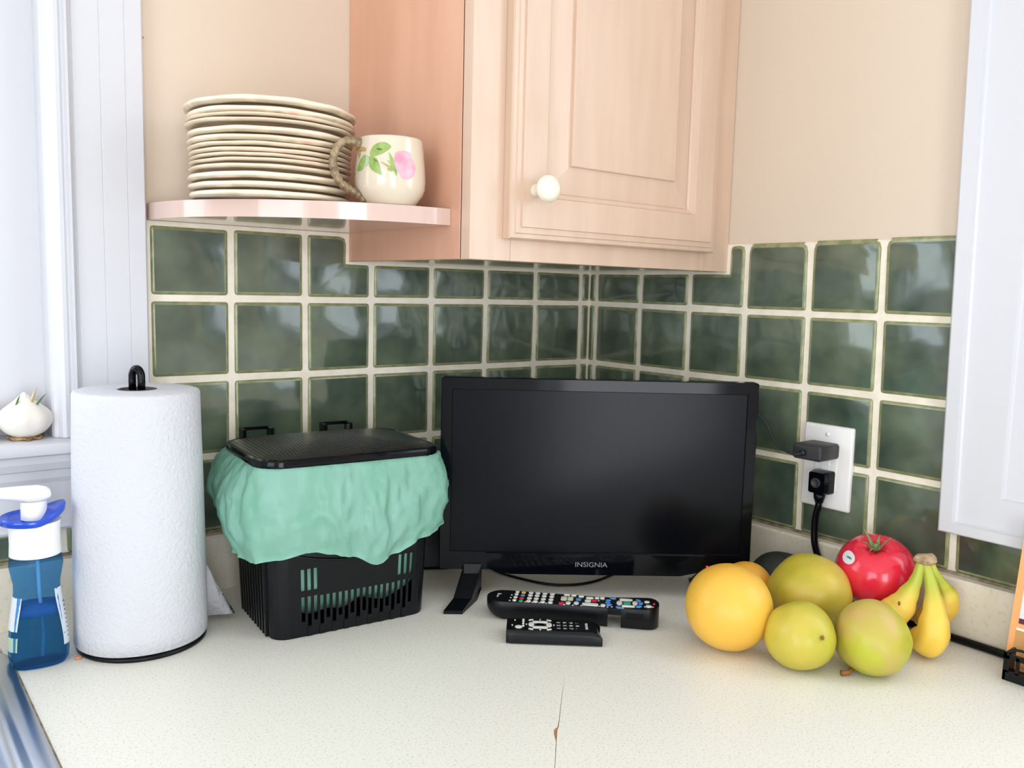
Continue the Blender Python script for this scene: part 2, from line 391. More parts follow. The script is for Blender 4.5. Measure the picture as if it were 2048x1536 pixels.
# grout beds
bm = bmesh.new(); box(bm, -.7975, 0, -.0012, 0, ZD-.002, .5075); box(bm, -1.34, -.7975, -.0012, 0, ZD-.002, .122); build(bm, 'grout_bed', 'grout', WL)
bm = bmesh.new(); box(bm, -.0012, 0, -.69, 0, ZD-.002, .5085); box(bm, -.0012, 0, -1.14, -.69, ZD-.002, .142); build(bm, 'grout_bed', 'grout', WR)
bm = bmesh.new(); tube(bm, [(-.795, 0, .7354), (-.795, -.006, .7350)], .0012, 8); tag(build(bm, 'wall_nail', 'substrate'), 'small brass nail in the beige wall beside the white casing', 'nail')

# ---------------- window 1 (left wall)
w1 = tag(bpy.data.objects.new('window_1', None), kind='structure'); C.objects.link(w1)
def strip(bm, x0, x1, y, z0, z1, y1=0): box(bm, x0, x1, y, y1, z0, z1)
bm = bmesh.new()
prof = [(-.7985, 0), (-.7985, -.016), (-.8005, -.018), (-.8195, -.018), (-.8202, -.0172), (-.8209, -.018), (-.8485, -.018), (-.8493, -.0172), (-.85, -.018), (-.8795, -.018), (-.8808, -.0165), (-.882, -.018),
        (-.8845, -.022), (-.8865, -.026), (-.889, -.026), (-.891, -.022), (-.8935, -.021), (-.8955, -.024), (-.9, -.025), (-.904, -.023), (-.9075, -.017), (-.9115, -.015), (-.9135, -.010), (-.9135, 0.04), (-.905, .04), (-.905, 0)]
loft(bm, [[(x, y, .234) for x, y in prof], [(x, y, 1.45) for x, y in prof]]); build(bm, 'casing', 'white', w1)
bm = bmesh.new(); box(bm, -2.05, -.9135, -.02, 0, 1.35, 1.45); box(bm, -2.05, -1.94, -.02, 0, .234, 1.35); build(bm, 'casing', 'white', w1)
bm = bmesh.new(); sp = [(.10, .2335), (-.036, .2335), (-.041, .231), (-.043, .2245), (-.041, .218), (-.036, .2155), (.10, .2155)]
loft(bm, [[(-2.06, y, z) for y, z in sp], [(-.7975, y, z) for y, z in sp]]); build(bm, 'stool', 'white', w1, 40)
bm = bmesh.new(); sp = [(0, .2155), (-.030, .2155), (-.030, .206), (-.026, .197), (-.022, .195), (-.021, .185), (-.018, .179), (-.016, .130), (-.021, .127), (-.022, .122), (-.019, .1185), (0, .1185)]
loft(bm, [[(-2.04, y, z) for y, z in sp], [(-.8005, y, z) for y, z in sp]]); build(bm, 'apron', 'white', w1)
sash = empty('sash', (0, 0, 0)); sash.parent = w1
bm = bmesh.new(); box(bm, -1.002, -.9135, .030, .065, .234, 1.35); box(bm, -1.012, -1.002, .037, .055, .295, 1.35)
box(bm, -1.94, -1.002, .030, .065, .234, .295); box(bm, -1.94, -1.87, .030, .065, .295, 1.35); box(bm, -1.87, -1.002, .030, .065, 1.29, 1.35); box(bm, -1.87, -1.012, .032, .062, .78, .82)
build(bm, 'sash_frame', 'white', sash)
bm = bmesh.new(); box(bm, -1.87, -1.012, .046, .049, .295, 1.29); build(bm, 'pane', 'glass', sash)
# ---------------- window 2 (right wall)
w2 = tag(bpy.data.objects.new('window_2', None), kind='structure'); C.objects.link(w2)
def frame(bm, depth_out, y_out, y_in, zb_out, zb_in, zt_out=1.46, zt_in=1.35, y2o=-2.06, y2i=-1.95):
    """rectangular picture-frame casing with mitred profile: depth_out list of (t, depth) with t from outer (0) to inner (1)"""
    rings = []
    for t, d in depth_out:
        ya = y_out+(y_in-y_out)*t; za = zb_out+(zb_in-zb_out)*t; zt = zt_out+(zt_in-zt_out)*t; yb = y2o+(y2i-y2o)*t
        rings.append([(-d, ya, za), (-d, yb, za), (-d, yb, zt), (-d, ya, zt)])
    loft(bm, rings, cap0=False, cap1=False)
bm = bmesh.new()
frame(bm, [(0, 0), (0, .021), (.02, .023), (.155, .023), (.175, .0185), (.195, .0165), (.62, .0155), (.64, .0125), (.66, .012), (.95, .0095), (1, .007), (1, -.045)], -.684, -.795, .136, .222)
for v in bm.verts:
    if -.75 < v.co.y: v.co.y += (v.co.z-.14)*.018*(v.co.y+.795)/.111
build(bm, 'casing', 'white', w2)
bm = bmesh.new(); 
for d in ((-1.95, -.795, .222, .28), (-1.95, -.795, 1.29, 1.35), (-.86, -.795, .28, 1.29), (-1.95, -1.885, .28, 1.29), (-1.885, -.86, .78, .82)): box(bm, .04, .075, *d)
build(bm, 'sash_frame', 'white', w2)
bm = bmesh.new(); box(bm, .076, .14, -1.95, -.79, .22, .222); box(bm, .076, .14, -.792, -.79, .222, 1.35); build(bm, 'jamb', 'white', w2)
bm = bmesh.new(); box(bm, .056, .059, -1.885, -.86, .28, 1.29); build(bm, 'pane', 'glass', w2)

# ---------------- wall cabinet
cab = empty('wall_cabinet', (-.2515, -.158, .4655), 0, label='pale pink-washed maple wall cabinet above the television, hung in the corner', cat='cabinet')
CF = -.316; CT = 1.42
def cb(name, dims, m, bev=.0008, parent=None): return bbox(name, dims, m, parent or cab, bev, 1, world=True)
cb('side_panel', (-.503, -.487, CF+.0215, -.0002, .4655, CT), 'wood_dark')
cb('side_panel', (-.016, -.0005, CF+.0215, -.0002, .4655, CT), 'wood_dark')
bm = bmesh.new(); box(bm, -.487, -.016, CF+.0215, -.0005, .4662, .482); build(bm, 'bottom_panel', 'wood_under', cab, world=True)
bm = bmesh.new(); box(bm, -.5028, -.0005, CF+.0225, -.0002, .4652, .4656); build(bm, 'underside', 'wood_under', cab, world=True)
cb('back_panel', (-.487, -.016, -.012, -.0006, .482, CT), 'wood')
cb('top_panel', (-.487, -.016, CF+.02, -.012, CT-.02, CT), 'wood')
bm = bmesh.new(); box(bm, -.5026, -.4895, CF+.0195, CF+.0215, .4662, CT); build(bm, 'joint', 'seam_dark', cab, world=True)
cb('face_stile', (-.503, -.440, CF, CF+.0195, .4655, CT), 'wood', .0006); cb('face_stile', (-.0655, -.001, CF, CF+.0195, .4655, CT), 'wood', .0006)
cb('face_rail', (-.4395, -.0660, CF+.0002, CF+.0195, .4655, .510), 'wood', .0005); cb('face_rail', (-.4395, -.0660, CF+.0002, CF+.0195, CT-.04, CT), 'wood')
# door: stepped outer edge, sunken field, raised panel
door = empty('door', (0, 0, 0)); door.parent = cab; door.matrix_parent_inverse = pmat(cab).inverted()
DX0, DX1, DZ0, DZ1 = -.4530, -.0555, .4930, 1.39
def dring(i, y, l=None): return [(DX0+i, y, DZ0+i), (DX1-i, y, DZ0+i), (DX1-i, y, DZ1-i), (DX0+i, y, DZ1-i)]
yo = CF-.0006
bm = bmesh.new()
loft(bm, [dring(0, yo), dring(0, yo-.012), dring(.0015, yo-.0145), dring(.0065, yo-.0150), dring(.0075, yo-.0168), dring(.0145, yo-.0172), dring(.0152, yo-.0200),
          dring(.0530, yo-.0200), dring(.0550, yo-.0150), dring(.0600, yo-.0128), dring(.0615, yo-.0100), dring(.0615, yo-.006)], cap0=True, cap1=False)
fr = build(bm, 'door_frame', 'wood', door)
bm = bmesh.new(); loft(bm, [dring(.0615, yo-.006), dring(.0618, yo-.0085), dring(.0975, yo-.0128), dring(.0980, yo-.0170), dring(.0993, yo-.0175)], cap0=True, cap1=True); build(bm, 'raised_panel', 'wood', door)
bm = bmesh.new(); lathe(bm, [(.0085, 0), (.0085, .001), (.0068, .006), (.0075, .012), (.0125, .016), (.0165, .021), (.0172, .026), (.0150, .031), (.009, .0345), (.002, .0355)], 28)
kn = build(bm, 'knob', 'knob', door, True); kn.location = (-.4175, yo-.0198, .5545); kn.rotation_euler = (radians(90), 0, 0); kn['label'] = 'white porcelain knob'
# open corner shelf
sh = []
for k in range(49):
    t = radians(90*k/48); sh.append((-.503-.2915*sin(t), -.2735*cos(t)))
sh += [(-.503-.2915, -.0015), (-.5035, -.0015)]
sh = [(min(x, -.5035), min(y, -.0015)) for x, y in sh]
bm = bmesh.new()
out = []
for p in sh:
    if not out or (Vector(p)-Vector(out[-1])).length > 1e-4: out.append(p)
prism(bm, out[::-1], .5080, .5285)
tag(build(bm, 'corner_shelf', 'shelf', None, 35), 'glossy pale pink quarter-round shelf fixed beside the wall cabinet, carrying the plates', 'shelf')

# ---------------- countertop
ct = empty('countertop', (-.33, -.33, 0), 0, label='cream speckled laminate corner countertop with a mitred, chipped seam', cat='countertop')
def crack(side):
    pts = [(0, 0), (-.20, -.20), (-.4969, -.5064), (-.523, -.5316), (-.5649, -.5742), (-.5735, -.5830), (-.5790, -.5870), (-.586, -.5945), (-.594, -.603), (-.6259, -.6371), (-.665, -.676)]
    wd = [0, 0, 0, .0004, .0007, .0012, .0036, .0030, .0007, .0005, .0005]
    n = Vector((-.707, .707)); return [(p[0]+n.x*w_*(1 if side else 0), p[1]+n.y*w_*(1 if side else 0)) for p, w_ in zip(pts, wd)]
def poly_slab(bm, pts, z0, z1):
    v0 = [bm.verts.new((x, y, z0)) for x, y in pts]; v1 = [bm.verts.new((x, y, z1)) for x, y in pts]
    n = len(pts); bm.faces.new(v1); bm.faces.new(v0[::-1])
    for i in range(n): bm.faces.new((v0[i], v0[(i+1) % n], v1[(i+1) % n], v1[i]))
bm = bmesh.new(); poly_slab(bm, [(-.985, 0)] + crack(True) + [(-.985, -.676)], -.038, 0)
box(bm, -2.35, -.985, -.066, 0, -.038, 0); box(bm, -2.35, -.985, -.676, -.592, -.038, 0); box(bm, -2.35, -1.602, -.592, -.066, -.038, 0)
bmesh.ops.triangulate(bm, faces=[f for f in bm.faces if len(f.verts) > 4]); build(bm, 'slab', 'counter', ct, world=True)
bm = bmesh.new(); poly_slab(bm, crack(False)[::-1] + [(0, -2.35), (-.665, -2.35)], -.038, 0)
bmesh.ops.triangulate(bm, faces=[f for f in bm.faces if len(f.verts) > 4]); build(bm, 'slab', 'counter', ct, world=True)
bm = bmesh.new(); box(bm, -.66, -.40, -.67, -.41, -.006, -.0012); build(bm, 'core_board', 'substrate', ct, world=True)['label'] = 'brown particle board showing in the chipped seam'
def splashp(t, z): return [(0, 0), (t, 0), (t, z-.003), (t-.003, z), (0, z)]
bm = bmesh.new(); loft(bm, [[(-2.35, -a-.0002, z+.0002) for a, z in splashp(.02, .0788)], [(-.0003, -a-.0002, z+.0002) for a, z in splashp(.02, .0788)]]); build(bm, 'backsplash', 'splash', ct, 30, world=True)
bm = bmesh.new(); loft(bm, [[(-a-.0002, -.0205, z+.0002) for a, z in splashp(.02, .0788)], [(-a-.0002, -2.35, z+.0002) for a, z in splashp(.02, .0788)]]); build(bm, 'backsplash', 'splash', ct, 30, world=True)
bm = bmesh.new(); box(bm, -1.34, 0, -.0045, -.0002, .0786, .0828); box(bm, -.0045, -.0002, -1.14, -.0045, .0786, .0828); build(bm, 'caulk_line', 'caulk', ct, world=True)
# base cabinets carry the top
bm = bmesh.new(); box(bm, -2.35, -1.64, -.62, -.02, FZ+.001, -.0385); box(bm, -.95, -.62, -.62, -.02, FZ+.001, -.0385); box(bm, -1.64, -.95, -.60, -.02, FZ+.001, -.25); tag(build(bm, 'base_cabinet_1', 'wood'), kind='structure')
bm = bmesh.new(); box(bm, -.62, -.02, -2.35, -.02, FZ+.001, -.0385); tag(build(bm, 'base_cabinet_2', 'wood'), kind='structure')
# sink
sk = empty('sink', (-1.29, -.33, 0), 0, label='stainless steel sink rim at the lower left edge of the countertop', cat='sink')
def sring(off, z): return [(x, y, z) for x, y in rrect(-1.60+off, -.9845-off, -.592+off, -.066-off, max(.05-off*.3, .02), 8)]
bm = bmesh.new(); loft(bm, [sring(-.0035, .0004), sring(-.0025, .003), sring(.002, .0055), sring(.010, .006), sring(.0155, .0045), sring(.018, .0042), sring(.022, .006), sring(.027, .0055), sring(.031, .002), sring(.034, -.01), sring(.037, -.16), sring(.05, -.18), sring(.08, -.185)], cap0=False, cap1=True)
build(bm, 'basin', 'steel', sk, True, world=True)
bm = bmesh.new(); loft(bm, [sring(-.0052, .0003), sring(-.0046, .0012), sring(-.0028, .0014)], cap0=False, cap1=False); build(bm, 'seal', 'caulk', sk, True, world=True)

# ================================================================ THINGS
# ---------------- plates
def make_plate(r, idx, seed, thick):
    rnd = random.Random(seed); ph = [rnd.uniform(0, 6.28) for _ in range(6)]; am = [rnd.uniform(.3, 1) for _ in range(6)]
    def wob(rr, z, a, j):
        k = max(0, (rr-r*.72)/(r*.28))
        d = am[0]*sin(5*a+ph[0])+am[1]*sin(8*a+ph[1])+am[2]*sin(13*a+ph[2])*.6
        dz = am[3]*sin(3*a+ph[3])+am[4]*sin(7*a+ph[4])*.7+am[5]*sin(11*a+ph[5])*.4
        return rr*(1+.0055*k*d), z+(.00042 if seed > 40 else .0010)*k*dz
    t = thick
    prof = [(r*.56, 0), (r*.60, 0), (r*.62, .0012), (r*.80, .0022), (r*.91, .0058-t*.46), (r*.955, .0058-t*.50), (r*.985, .0058-t*.36), (r, .0058), (r*.990, .0058+t*.34), (r*.965, .0058+t*.46), (r*.93, .0058+t*.40), (r*.88, .0066), (r*.78, .0052), (r*.62, .0040), (r*.3, .0036), (.002, .0036)]
    bm = bmesh.new(); lathe(bm, prof, 72, wob); me = bpy.data.meshes.new('dinner_plate'); bmesh.ops.recalc_face_normals(bm, faces=bm.faces); bm.to_mesh(me); bm.free()
    return me
zr = [.6412, .6303, .6247, .6186, .6081, .5989, .5922, .5854, .5798, .5741, .5667, .5562, .5457, .5354]
rs = [.1055, .1025, .1035, .1035, .1015, .1005, .1000, .0990, .0985, .0990, .0985, .1010, .0995, .0990]
thk_old = [.0070, .0045, .0050, .0062, .0045, .0050, .0045, .0045, .0042, .0042, .0045, .0066, .0048, .0060]
thk = [.0088] + [min(.0080, max(.0038, (zr[i-1]-zr[i])*.78)) for i in range(1, 14)]
names = ['topmost', 'second', 'third', 'fourth', 'fifth', 'sixth', 'seventh', 'eighth', 'ninth', 'tenth', 'eleventh', 'third from bottom', 'second from bottom', 'bottom']
def T_rim(seedc):
    m = T['plate'].copy(); nt = m.node_tree; b = nt.nodes['Principled BSDF']
    src = b.inputs['Base Color'].links[0].from_socket
    # brushed brown/green/rose band under the rim: by height on the plate and angular noise
    tc = nt.nodes.new('ShaderNodeTexCoord'); sep = nt.nodes.new('ShaderNodeSeparateXYZ'); nt.links.new(tc.outputs['Object'], sep.inputs[0])
    vl = nt.nodes.new('ShaderNodeVectorMath'); vl.operation = 'MULTIPLY'; vl.inputs[1].default_value = (1, 1, 0); nt.links.new(tc.outputs['Object'], vl.inputs[0])
    ln = nt.nodes.new('ShaderNodeVectorMath'); ln.operation = 'LENGTH'; nt.links.new(vl.outputs[0], ln.inputs[0])
    mr = nt.nodes.new('ShaderNodeMapRange'); mr.inputs[1].default_value = .0064; mr.inputs[2].default_value = .0036; nt.links.new(sep.outputs['Z'], mr.inputs[0])
    mr2 = nt.nodes.new('ShaderNodeMapRange'); mr2.inputs[1].default_value = .0885; mr2.inputs[2].default_value = .0905; nt.links.new(ln.outputs['Value'], mr2.inputs[0])
    n = nt.nodes.new('ShaderNodeTexNoise'); n.inputs['Scale'].default_value = 26; n.noise_dimensions = '4D'; n.inputs['W'].default_value = seedc; nt.links.new(tc.outputs['Object'], n.inputs['Vector'])
    cr = nt.nodes.new('ShaderNodeValToRGB'); e = cr.color_ramp.elements
    e[0].position = .3; e[0].color = (*s2l((120, 98, 66)), 1); e[1].position = .75; e[1].color = (*s2l((206, 120, 110)), 1)
    x = e.new(.5); x.color = (*s2l((140, 134, 84)), 1); x = e.new(.62); x.color = (*s2l((206, 186, 150)), 1); nt.links.new(n.outputs['Fac'], cr.inputs[0])
    mu = nt.nodes.new('ShaderNodeMath'); mu.operation = 'MULTIPLY'; nt.links.new(mr.outputs[0], mu.inputs[0]); nt.links.new(mr2.outputs[0], mu.inputs[1])
    mu2 = nt.nodes.new('ShaderNodeMath'); mu2.operation = 'MULTIPLY'; mu2.inputs[1].default_value = .62; nt.links.new(mu.outputs[0], mu2.inputs[0])
    mx = nt.nodes.new('ShaderNodeMix'); mx.data_type = 'RGBA'; nt.links.new(mu2.outputs[0], mx.inputs[0]); nt.links.new(src, mx.inputs[6]); nt.links.new(cr.outputs[0], mx.inputs[7]); nt.links.new(mx.outputs[2], b.inputs['Base Color'])
    return m
rimm = [T_rim(i*3.7) for i in range(4)]
for i in range(13, -1, -1):
    me = make_plate(rs[i], i, 40+i, thk[i]); o = link('dinner_plate', me, rimm[i % 4], None, 50)
    zb = zr[i]-.0066+(.0001 if i == 13 else 0)
    if i == 13: zb = .5287
    o.location = (-.6725+random.uniform(-.0008, .0008), -.1165+random.uniform(-.0008, .0008), zb); o.rotation_euler = (0, 0, random.uniform(0, 6.28))
    lab = ('%s cream plate with wavy painted rim in the shelf stack' % names[i]) if i > 10 or i == 0 else ('%s cream wavy-rimmed plate from the top of the shelf stack' % names[i])
    tag(o, lab, 'plate', 'wavy-rimmed cream plates stacked on the corner shelf')

# ---------------- mug
mug = empty('mug', (-.5655, -.2300, .5287), 0, label='cream mug with hand-painted pink rose and brown twig handle on the shelf', cat='mug')
mprof = [(.0, .0000), (.0300, .0000), (.0318, .0015), (.0350, .0062), (.0402, .0130), (.0432, .0205), (.0441, .0300), (.0438, .0400), (.0430, .0500), (.0417, .0640), (.0405, .0740), (.0400, .0795), (.0392, .0815), (.0380, .0812), (.0374, .0790), (.0390, .06), (.0400, .03), (.0360, .014), (.02, .006), (.0005, .006)]
bm = bmesh.new(); lathe(bm, mprof[1:], 56); build(bm, 'cup', 'mug', mug, True)
tocam = Vector((-1.117+.5655, -1.1797+.2300, 0)).normalized(); rgt = Vector((0, 0, 1)).cross(tocam)*1.0
def mug_r(z):
    pr = mprof[1:12]
    for (r0, z0), (r1, z1) in zip(pr, pr[1:]):
        if z0 <= z <= z1: return r0+(r1-r0)*(z-z0)/(z1-z0+1e-9)
    return pr[-1][0]
def mug_pt(u, v, off=.0003):
    z = (1390-v)/14750; x = (u-1215)/14150; r = mug_r(z); a = math.asin(max(-.995, min(.995, x/r)))
    return (tocam*cos(a)+rgt*sin(a))*(r+off)+Vector((0, 0, z))
def decal(name, poly, m, off=.0003):
    bm = bmesh.new(); n = len(poly); cx = sum(p[0] for p in poly)/n; cy = sum(p[1] for p in poly)/n
    rings = [[bm.verts.new(mug_pt(cx+(p[0]-cx)*s, cy+(p[1]-cy)*s, off)) for p in poly] for s in (1, .66, .33)]
    c = bm.verts.new(mug_pt(cx, cy, off))
    for a, b in zip(rings, rings[1:]):
        for i in range(n): bm.faces.new((a[i], a[(i+1) % n], b[(i+1) % n], b[i]))
    for i in range(n): bm.faces.new((rings[-1][i], rings[-1][(i+1) % n], c))
    build(bm, name, m, mug, True)
def sm(poly, n=4):
    P = [Vector((*p, 0)) for p in poly]; N = len(P); out = []
    for i in range(N):
        a, b, c, d = P[i-1], P[i], P[(i+1) % N], P[(i+2) % N]
        for k in range(n):
            t = k/n; q = .5*((2*b)+(c-a)*t+(2*a-5*b+4*c-d)*t*t+(3*b-a-3*c+d)*t**3); out.append((q.x, q.y))
    return out
decal('painted_twig', sm([(640, 372), (790, 400), (800, 470), (700, 450), (690, 600), (660, 500)], 3), 'stem_tan')
decal('painted_leaf', sm([(870, 520), (905, 420), (980, 350), (1090, 322), (1180, 350), (1225, 400), (1190, 450), (1090, 520), (980, 560), (900, 570)]), 'leaf')
decal('painted_leaf', sm([(860, 570), (960, 590), (1020, 680), (1050, 790), (1070, 895), (1000, 870), (900, 800), (855, 700)]), 'leaf', .0004)
decal('painted_leaf', sm([(790, 530), (730, 580), (680, 680), (650, 800), (740, 800), (780, 700), (800, 600)]), 'leaf')
decal('painted_leaf', sm([(830, 540), (855, 600), (850, 680), (800, 740), (760, 770), (790, 660), (805, 590)], 3), 'leaf_pale', .0004)
decal('leaf_vein', sm([(980, 440), (1030, 430), (1085, 455), (1030, 465)], 3), 'leaf_dark', .0006)
decal('leaf_vein', sm([(930, 615), (960, 630), (1005, 668), (960, 650)], 3), 'leaf_dark', .0007)
decal('painted_calyx', sm([(1185, 500), (1240, 560), (1285, 660), (1290, 740), (1325, 800), (1325, 920), (1270, 820), (1230, 835), (1160, 800), (1200, 760), (1230, 730), (1140, 620), (1210, 660)], 2), 'leaf')
decal('painted_bud_stem', sm([(1050, 665), (1120, 690), (1215, 740), (1210, 775), (1150, 745)], 3), 'stem_tan', .0005)
decal('painted_rose', sm([(1285, 560), (1320, 490), (1440, 455), (1560, 490), (1560, 560), (1600, 620), (1640, 720), (1630, 830), (1570, 920), (1480, 950), (1400, 920), (1370, 860), (1310, 780), (1285, 680)]), 'rose', .0004)
# twig handle bends toward the camera side of the stack
hd = (-rgt*cos(radians(24))+tocam*sin(radians(24))).normalized()
def hp(u, z): return hd*u+Vector((0, 0, z))
bm = bmesh.new(); hpts = spline([hp(.040, .0735), hp(.052, .0752), hp(.064, .0715), hp(.0720, .061), hp(.0745, .049), hp(.0725, .036), hp(.065, .0245), hp(.054, .0175), hp(.043, .0125), hp(.034, .0050)], 6)
tube(bm, hpts, [.0050+.0007*sin(i*1.7)+(.0012 if i < 5 else 0) for i in range(len(hpts))], 12); build(bm, 'handle', 'twig', mug, True)['label'] = 'brown twig-shaped handle'

# ---------------- paper towel roll on its holder
pt = empty('paper_towel_roll', (-.8440, -.1290, 0), 0, label='white paper towel roll standing on a black holder beside the soap bottle', cat='paper towel')
def ptw(r, z, a, j):
    k = 1+.012*sin(a*2+z*9)+.006*sin(a*5+1)*(1-z/.3)+.004*noise.noise(Vector((cos(a)*3, sin(a)*3, z*14)))
    return r*k, z
bm = bmesh.new(); prof = [(.020, .0065), (.070, .0060), (.0750, .0080)] + [(.0750-.0062*(k/16)**1.0, .0085+.2905*k/16) for k in range(1, 17)] + [(.0675, .3018), (.064, .3030), (.0215, .3030)]
lathe(bm, prof, 90, ptw, cap0=False, cap1=False); build(bm, 'roll', 'paper', pt, True)
bm = bmesh.new(); lathe(bm, [(.0205, .0065), (.0208, .3035), (.0190, .3035), (.0190, .0065)], 40, cap0=False, cap1=False); build(bm, 'core', 'card_tube', pt, True)
bm = bmesh.new(); lathe(bm, [(.0725, .0), (.0730, .0030), (.0715, .0050), (.01, .0055)], 56); build(bm, 'holder_base', 'black_satin', pt, True)
rt = Vector((cos(yaw+.35), -sin(yaw+.35), 0))
bm = bmesh.new(); loop = [Vector((0, 0, .004)), Vector((0, 0, .28))]; tube(bm, loop, .006, 12); build(bm, 'holder_post', 'black', pt, True)
bm = bmesh.new()
arc = [(-.0065, .290), (-.0068, .312)] + [(-.0068*cos(radians(t)), .3165+.0105*sin(radians(t))) for t in range(15, 180, 15)] + [(.0068, .312), (.0065, .290)]
tube(bm, [rt*a+Vector((0, 0, z)) for a, z in arc], .0044, 12); build(bm, 'holder_loop', 'black', pt, True)
bm = bmesh.new(); rings = []
for k in range(9):      # loose end of the sheet behind the roll
    t = k/8; rings.append([Vector((.060+.050*t, .004-.010*t+.004*sin(t*5), .008+.0015*t)), Vector((.058+.034*t, .006+.004*sin(t*6), .100-.048*t*t-.01*t))])
loft(bm, rings, close=False, cap0=False, cap1=False); o = build(bm, 'loose_sheet', 'paper', pt, True); s = o.modifiers.new('s', 'SOLIDIFY'); s.thickness = .0004

# ---------------- soap bottle
sb = empty('soap_bottle', (-.9560, -.1350, 0), radians(-6), label='clear blue soap pump bottle with white and cobalt top beside the paper towels', cat='bottle')
def bring(hw, hd_, z, n=36, ex=2.6):
    out = []
    for i in range(n):
        a = 2*pi*i/n; c, s_ = cos(a), sin(a)
        out.append((hw*math.copysign(abs(c)**(2/ex), c), hd_*math.copysign(abs(s_)**(2/ex), s_), z))
    return out
secs = [(.022, .016, .0008), (.0305, .0215, .0004), (.0350, .0245, .006), (.0362, .0255, .016), (.0352, .0250, .035), (.0325, .0240, .055), (.0295, .0230, .072), (.0275, .0225, .085), (.0275, .0228, .094), (.0300, .0245, .106), (.0320, .0262, .115), (.0305, .0255, .1235), (.0270, .0240, .1275)]
bm = bmesh.new(); loft(bm, [bring(*s_) for s_ in secs]); build(bm, 'bottle_body', 'bottle', sb, True)
bm = bmesh.new(); loft(bm, [bring(a*.93-.0006, b_*.92-.0006, max(z, .004), 36) for a, b_, z in secs[1:6]]+[bring(.0312, .0218, .0585)], cap0=True); build(bm, 'liquid_soap', 'liquid', sb, True)
bm = bmesh.new(); loft(bm, [bring(.0308, .0214, .0590), bring(.0290, .0208, .0640), bring(.0284, .0206, .0690)]); build(bm, 'foam', 'foam', sb, True)
bm = bmesh.new(); tube(bm, spline([(.002, 0, .118), (.003, 0, .08), (.006, .002, .04), (.004, 0, .007)], 6), .0024, 10); build(bm, 'dip_tube', 'label', sb, True)
bm = bmesh.new(); lathe(bm, [(.0300, .1262), (.0308, .1266), (.0300, .140), (.0302, .1555), (.0312, .1640), (.010, .1645)], 48); build(bm, 'collar', 'white_plastic', sb, 40)
sb.scale = (.84, .84, 1)
# cobalt lever ring: tall scoop on the right, thin beak on the left
bm = bmesh.new(); rings = []
n = 40
def ringpt(a, rr, dz):
    x = cos(a)*rr*(1.22 if cos(a) < -.2 else 1.12); y = sin(a)*rr
    k = max(0, cos(a)); z = .1660+.0125*k**1.5+.0012*sin(a)
    return Vector((x, y, z+dz))
for rr, dz in ((.0290, -.0040), (.0325, -.0030), (.0335, .0030), (.0320, .0045), (.024, -.0005), (.013, -.0010)): rings.append([ringpt(2*pi*i/n, rr, dz*(1 if rr > .02 else 1)) for i in range(n)])
loft(bm, rings); build(bm, 'lever_ring', 'bluecap', sb, True)
bm = bmesh.new(); lathe(bm, [(.0155, .166), (.0155, .184), (.0150, .186)], 36); build(bm, 'pump_stem', 'white_plastic', sb, 40)
bm = bmesh.new(); rings = []
for x, hw, zt, zb in ((.0205, .004, .1935, .1905), (.0195, .010, .1975, .1875), (.015, .0145, .2005, .1855), (.006, .0165, .2025, .1845), (-.008, .0160, .2030, .1850), (-.025, .0130, .2032, .1880), (-.042, .0105, .2030, .1910), (-.060, .0085, .2015, .1925), (-.064, .006, .2000, .1935)):
    zc = (zt+zb)/2; h = (zt-zb)/2; rings.append([(x, hw*cos(2*pi*i/20), zc+h*sin(2*pi*i/20)) for i in range(20)])
loft(bm, rings); build(bm, 'pump_head', 'white_plastic', sb, True)
def blabel(x_sign, z0, z1, m, ya=-.0175, yb=.002):
    bm = bmesh.new(); rings = []
    for k in range(7):
        z = z0+(z1-z0)*k/6
        for (a, b_, za), (c, d, zb_) in zip(secs, secs[1:]):
            if za <= z <= zb_: t = (z-za)/(zb_-za); hw, hh = a+(c-a)*t, b_+(d-b_)*t
        row = []
        for q in range(5):
            y = ya+(yb-ya)*q/4; yy = min(.999, abs(y)/hh); xx = hw*(1-yy**2.6)**(1/2.6); row.append((x_sign*(xx+.0005), y, z))
        rings.append(row)
    loft(bm, rings, close=False, cap0=False, cap1=False); return build(bm, 'label_sticker', m, sb, True)
blabel(1, .022, .088, 'label', -.0190, .004)['label'] = 'white label with fine print'
blabel(-1, .045, .082, 'label', -.0195, .004); blabel(-1, .022, .038, 'label_green', -.0205, .004)['label'] = 'pale green label patch'
bm = bmesh.new()
for k in range(9): box(bm, .0336-.0009*k*.6, .0348-.0009*k*.6, -.0135, -.004, .030+.005*k, .0308+.005*k)
build(bm, 'fine_print', 'print', sb)

# ---------------- compost bin
BR = radians(-5.7)
bn = empty('slatted_bin', (-.6135, -.1700, 0), BR, label='black slatted plastic countertop compost bin with a hinged lid, left of the television', cat='bin')
W0, D0, BH = .1025, .075, .212
def taper(p):
    k = 1+.085*p[2]/BH; return Vector((p[0]*k, p[1]*k, p[2]))
bm = bmesh.new(); rc = .020; th = .0022
# shell without the front flat: path from front right corner round the back to the front left corner
def path(off):
    pts = []
    for cx, cy, a in ((W0-rc, -D0+rc, -90), (W0-rc, D0-rc, 0), (-W0+rc, D0-rc, 90), (-W0+rc, -D0+rc, 180)):
        for i in range(6):
            t = radians(a+90*i/5); pts.append((cx+(rc+off)*cos(t), cy+(rc+off)*sin(t)))
    return pts
po, pi_ = path(0), path(-th)
loop_ = [(x, y) for x, y in po] + [(x, y) for x, y in pi_[::-1]]
loft(bm, [[(x, y, .002) for x, y in loop_], [(x, y, .08) for x, y in loop_], [(x, y, BH) for x, y in loop_]])
# floor and foot
loft(bm, [[(x, y, 0) for x, y in path(-.001)], [(x, y, .004) for x, y in path(-.001)]])
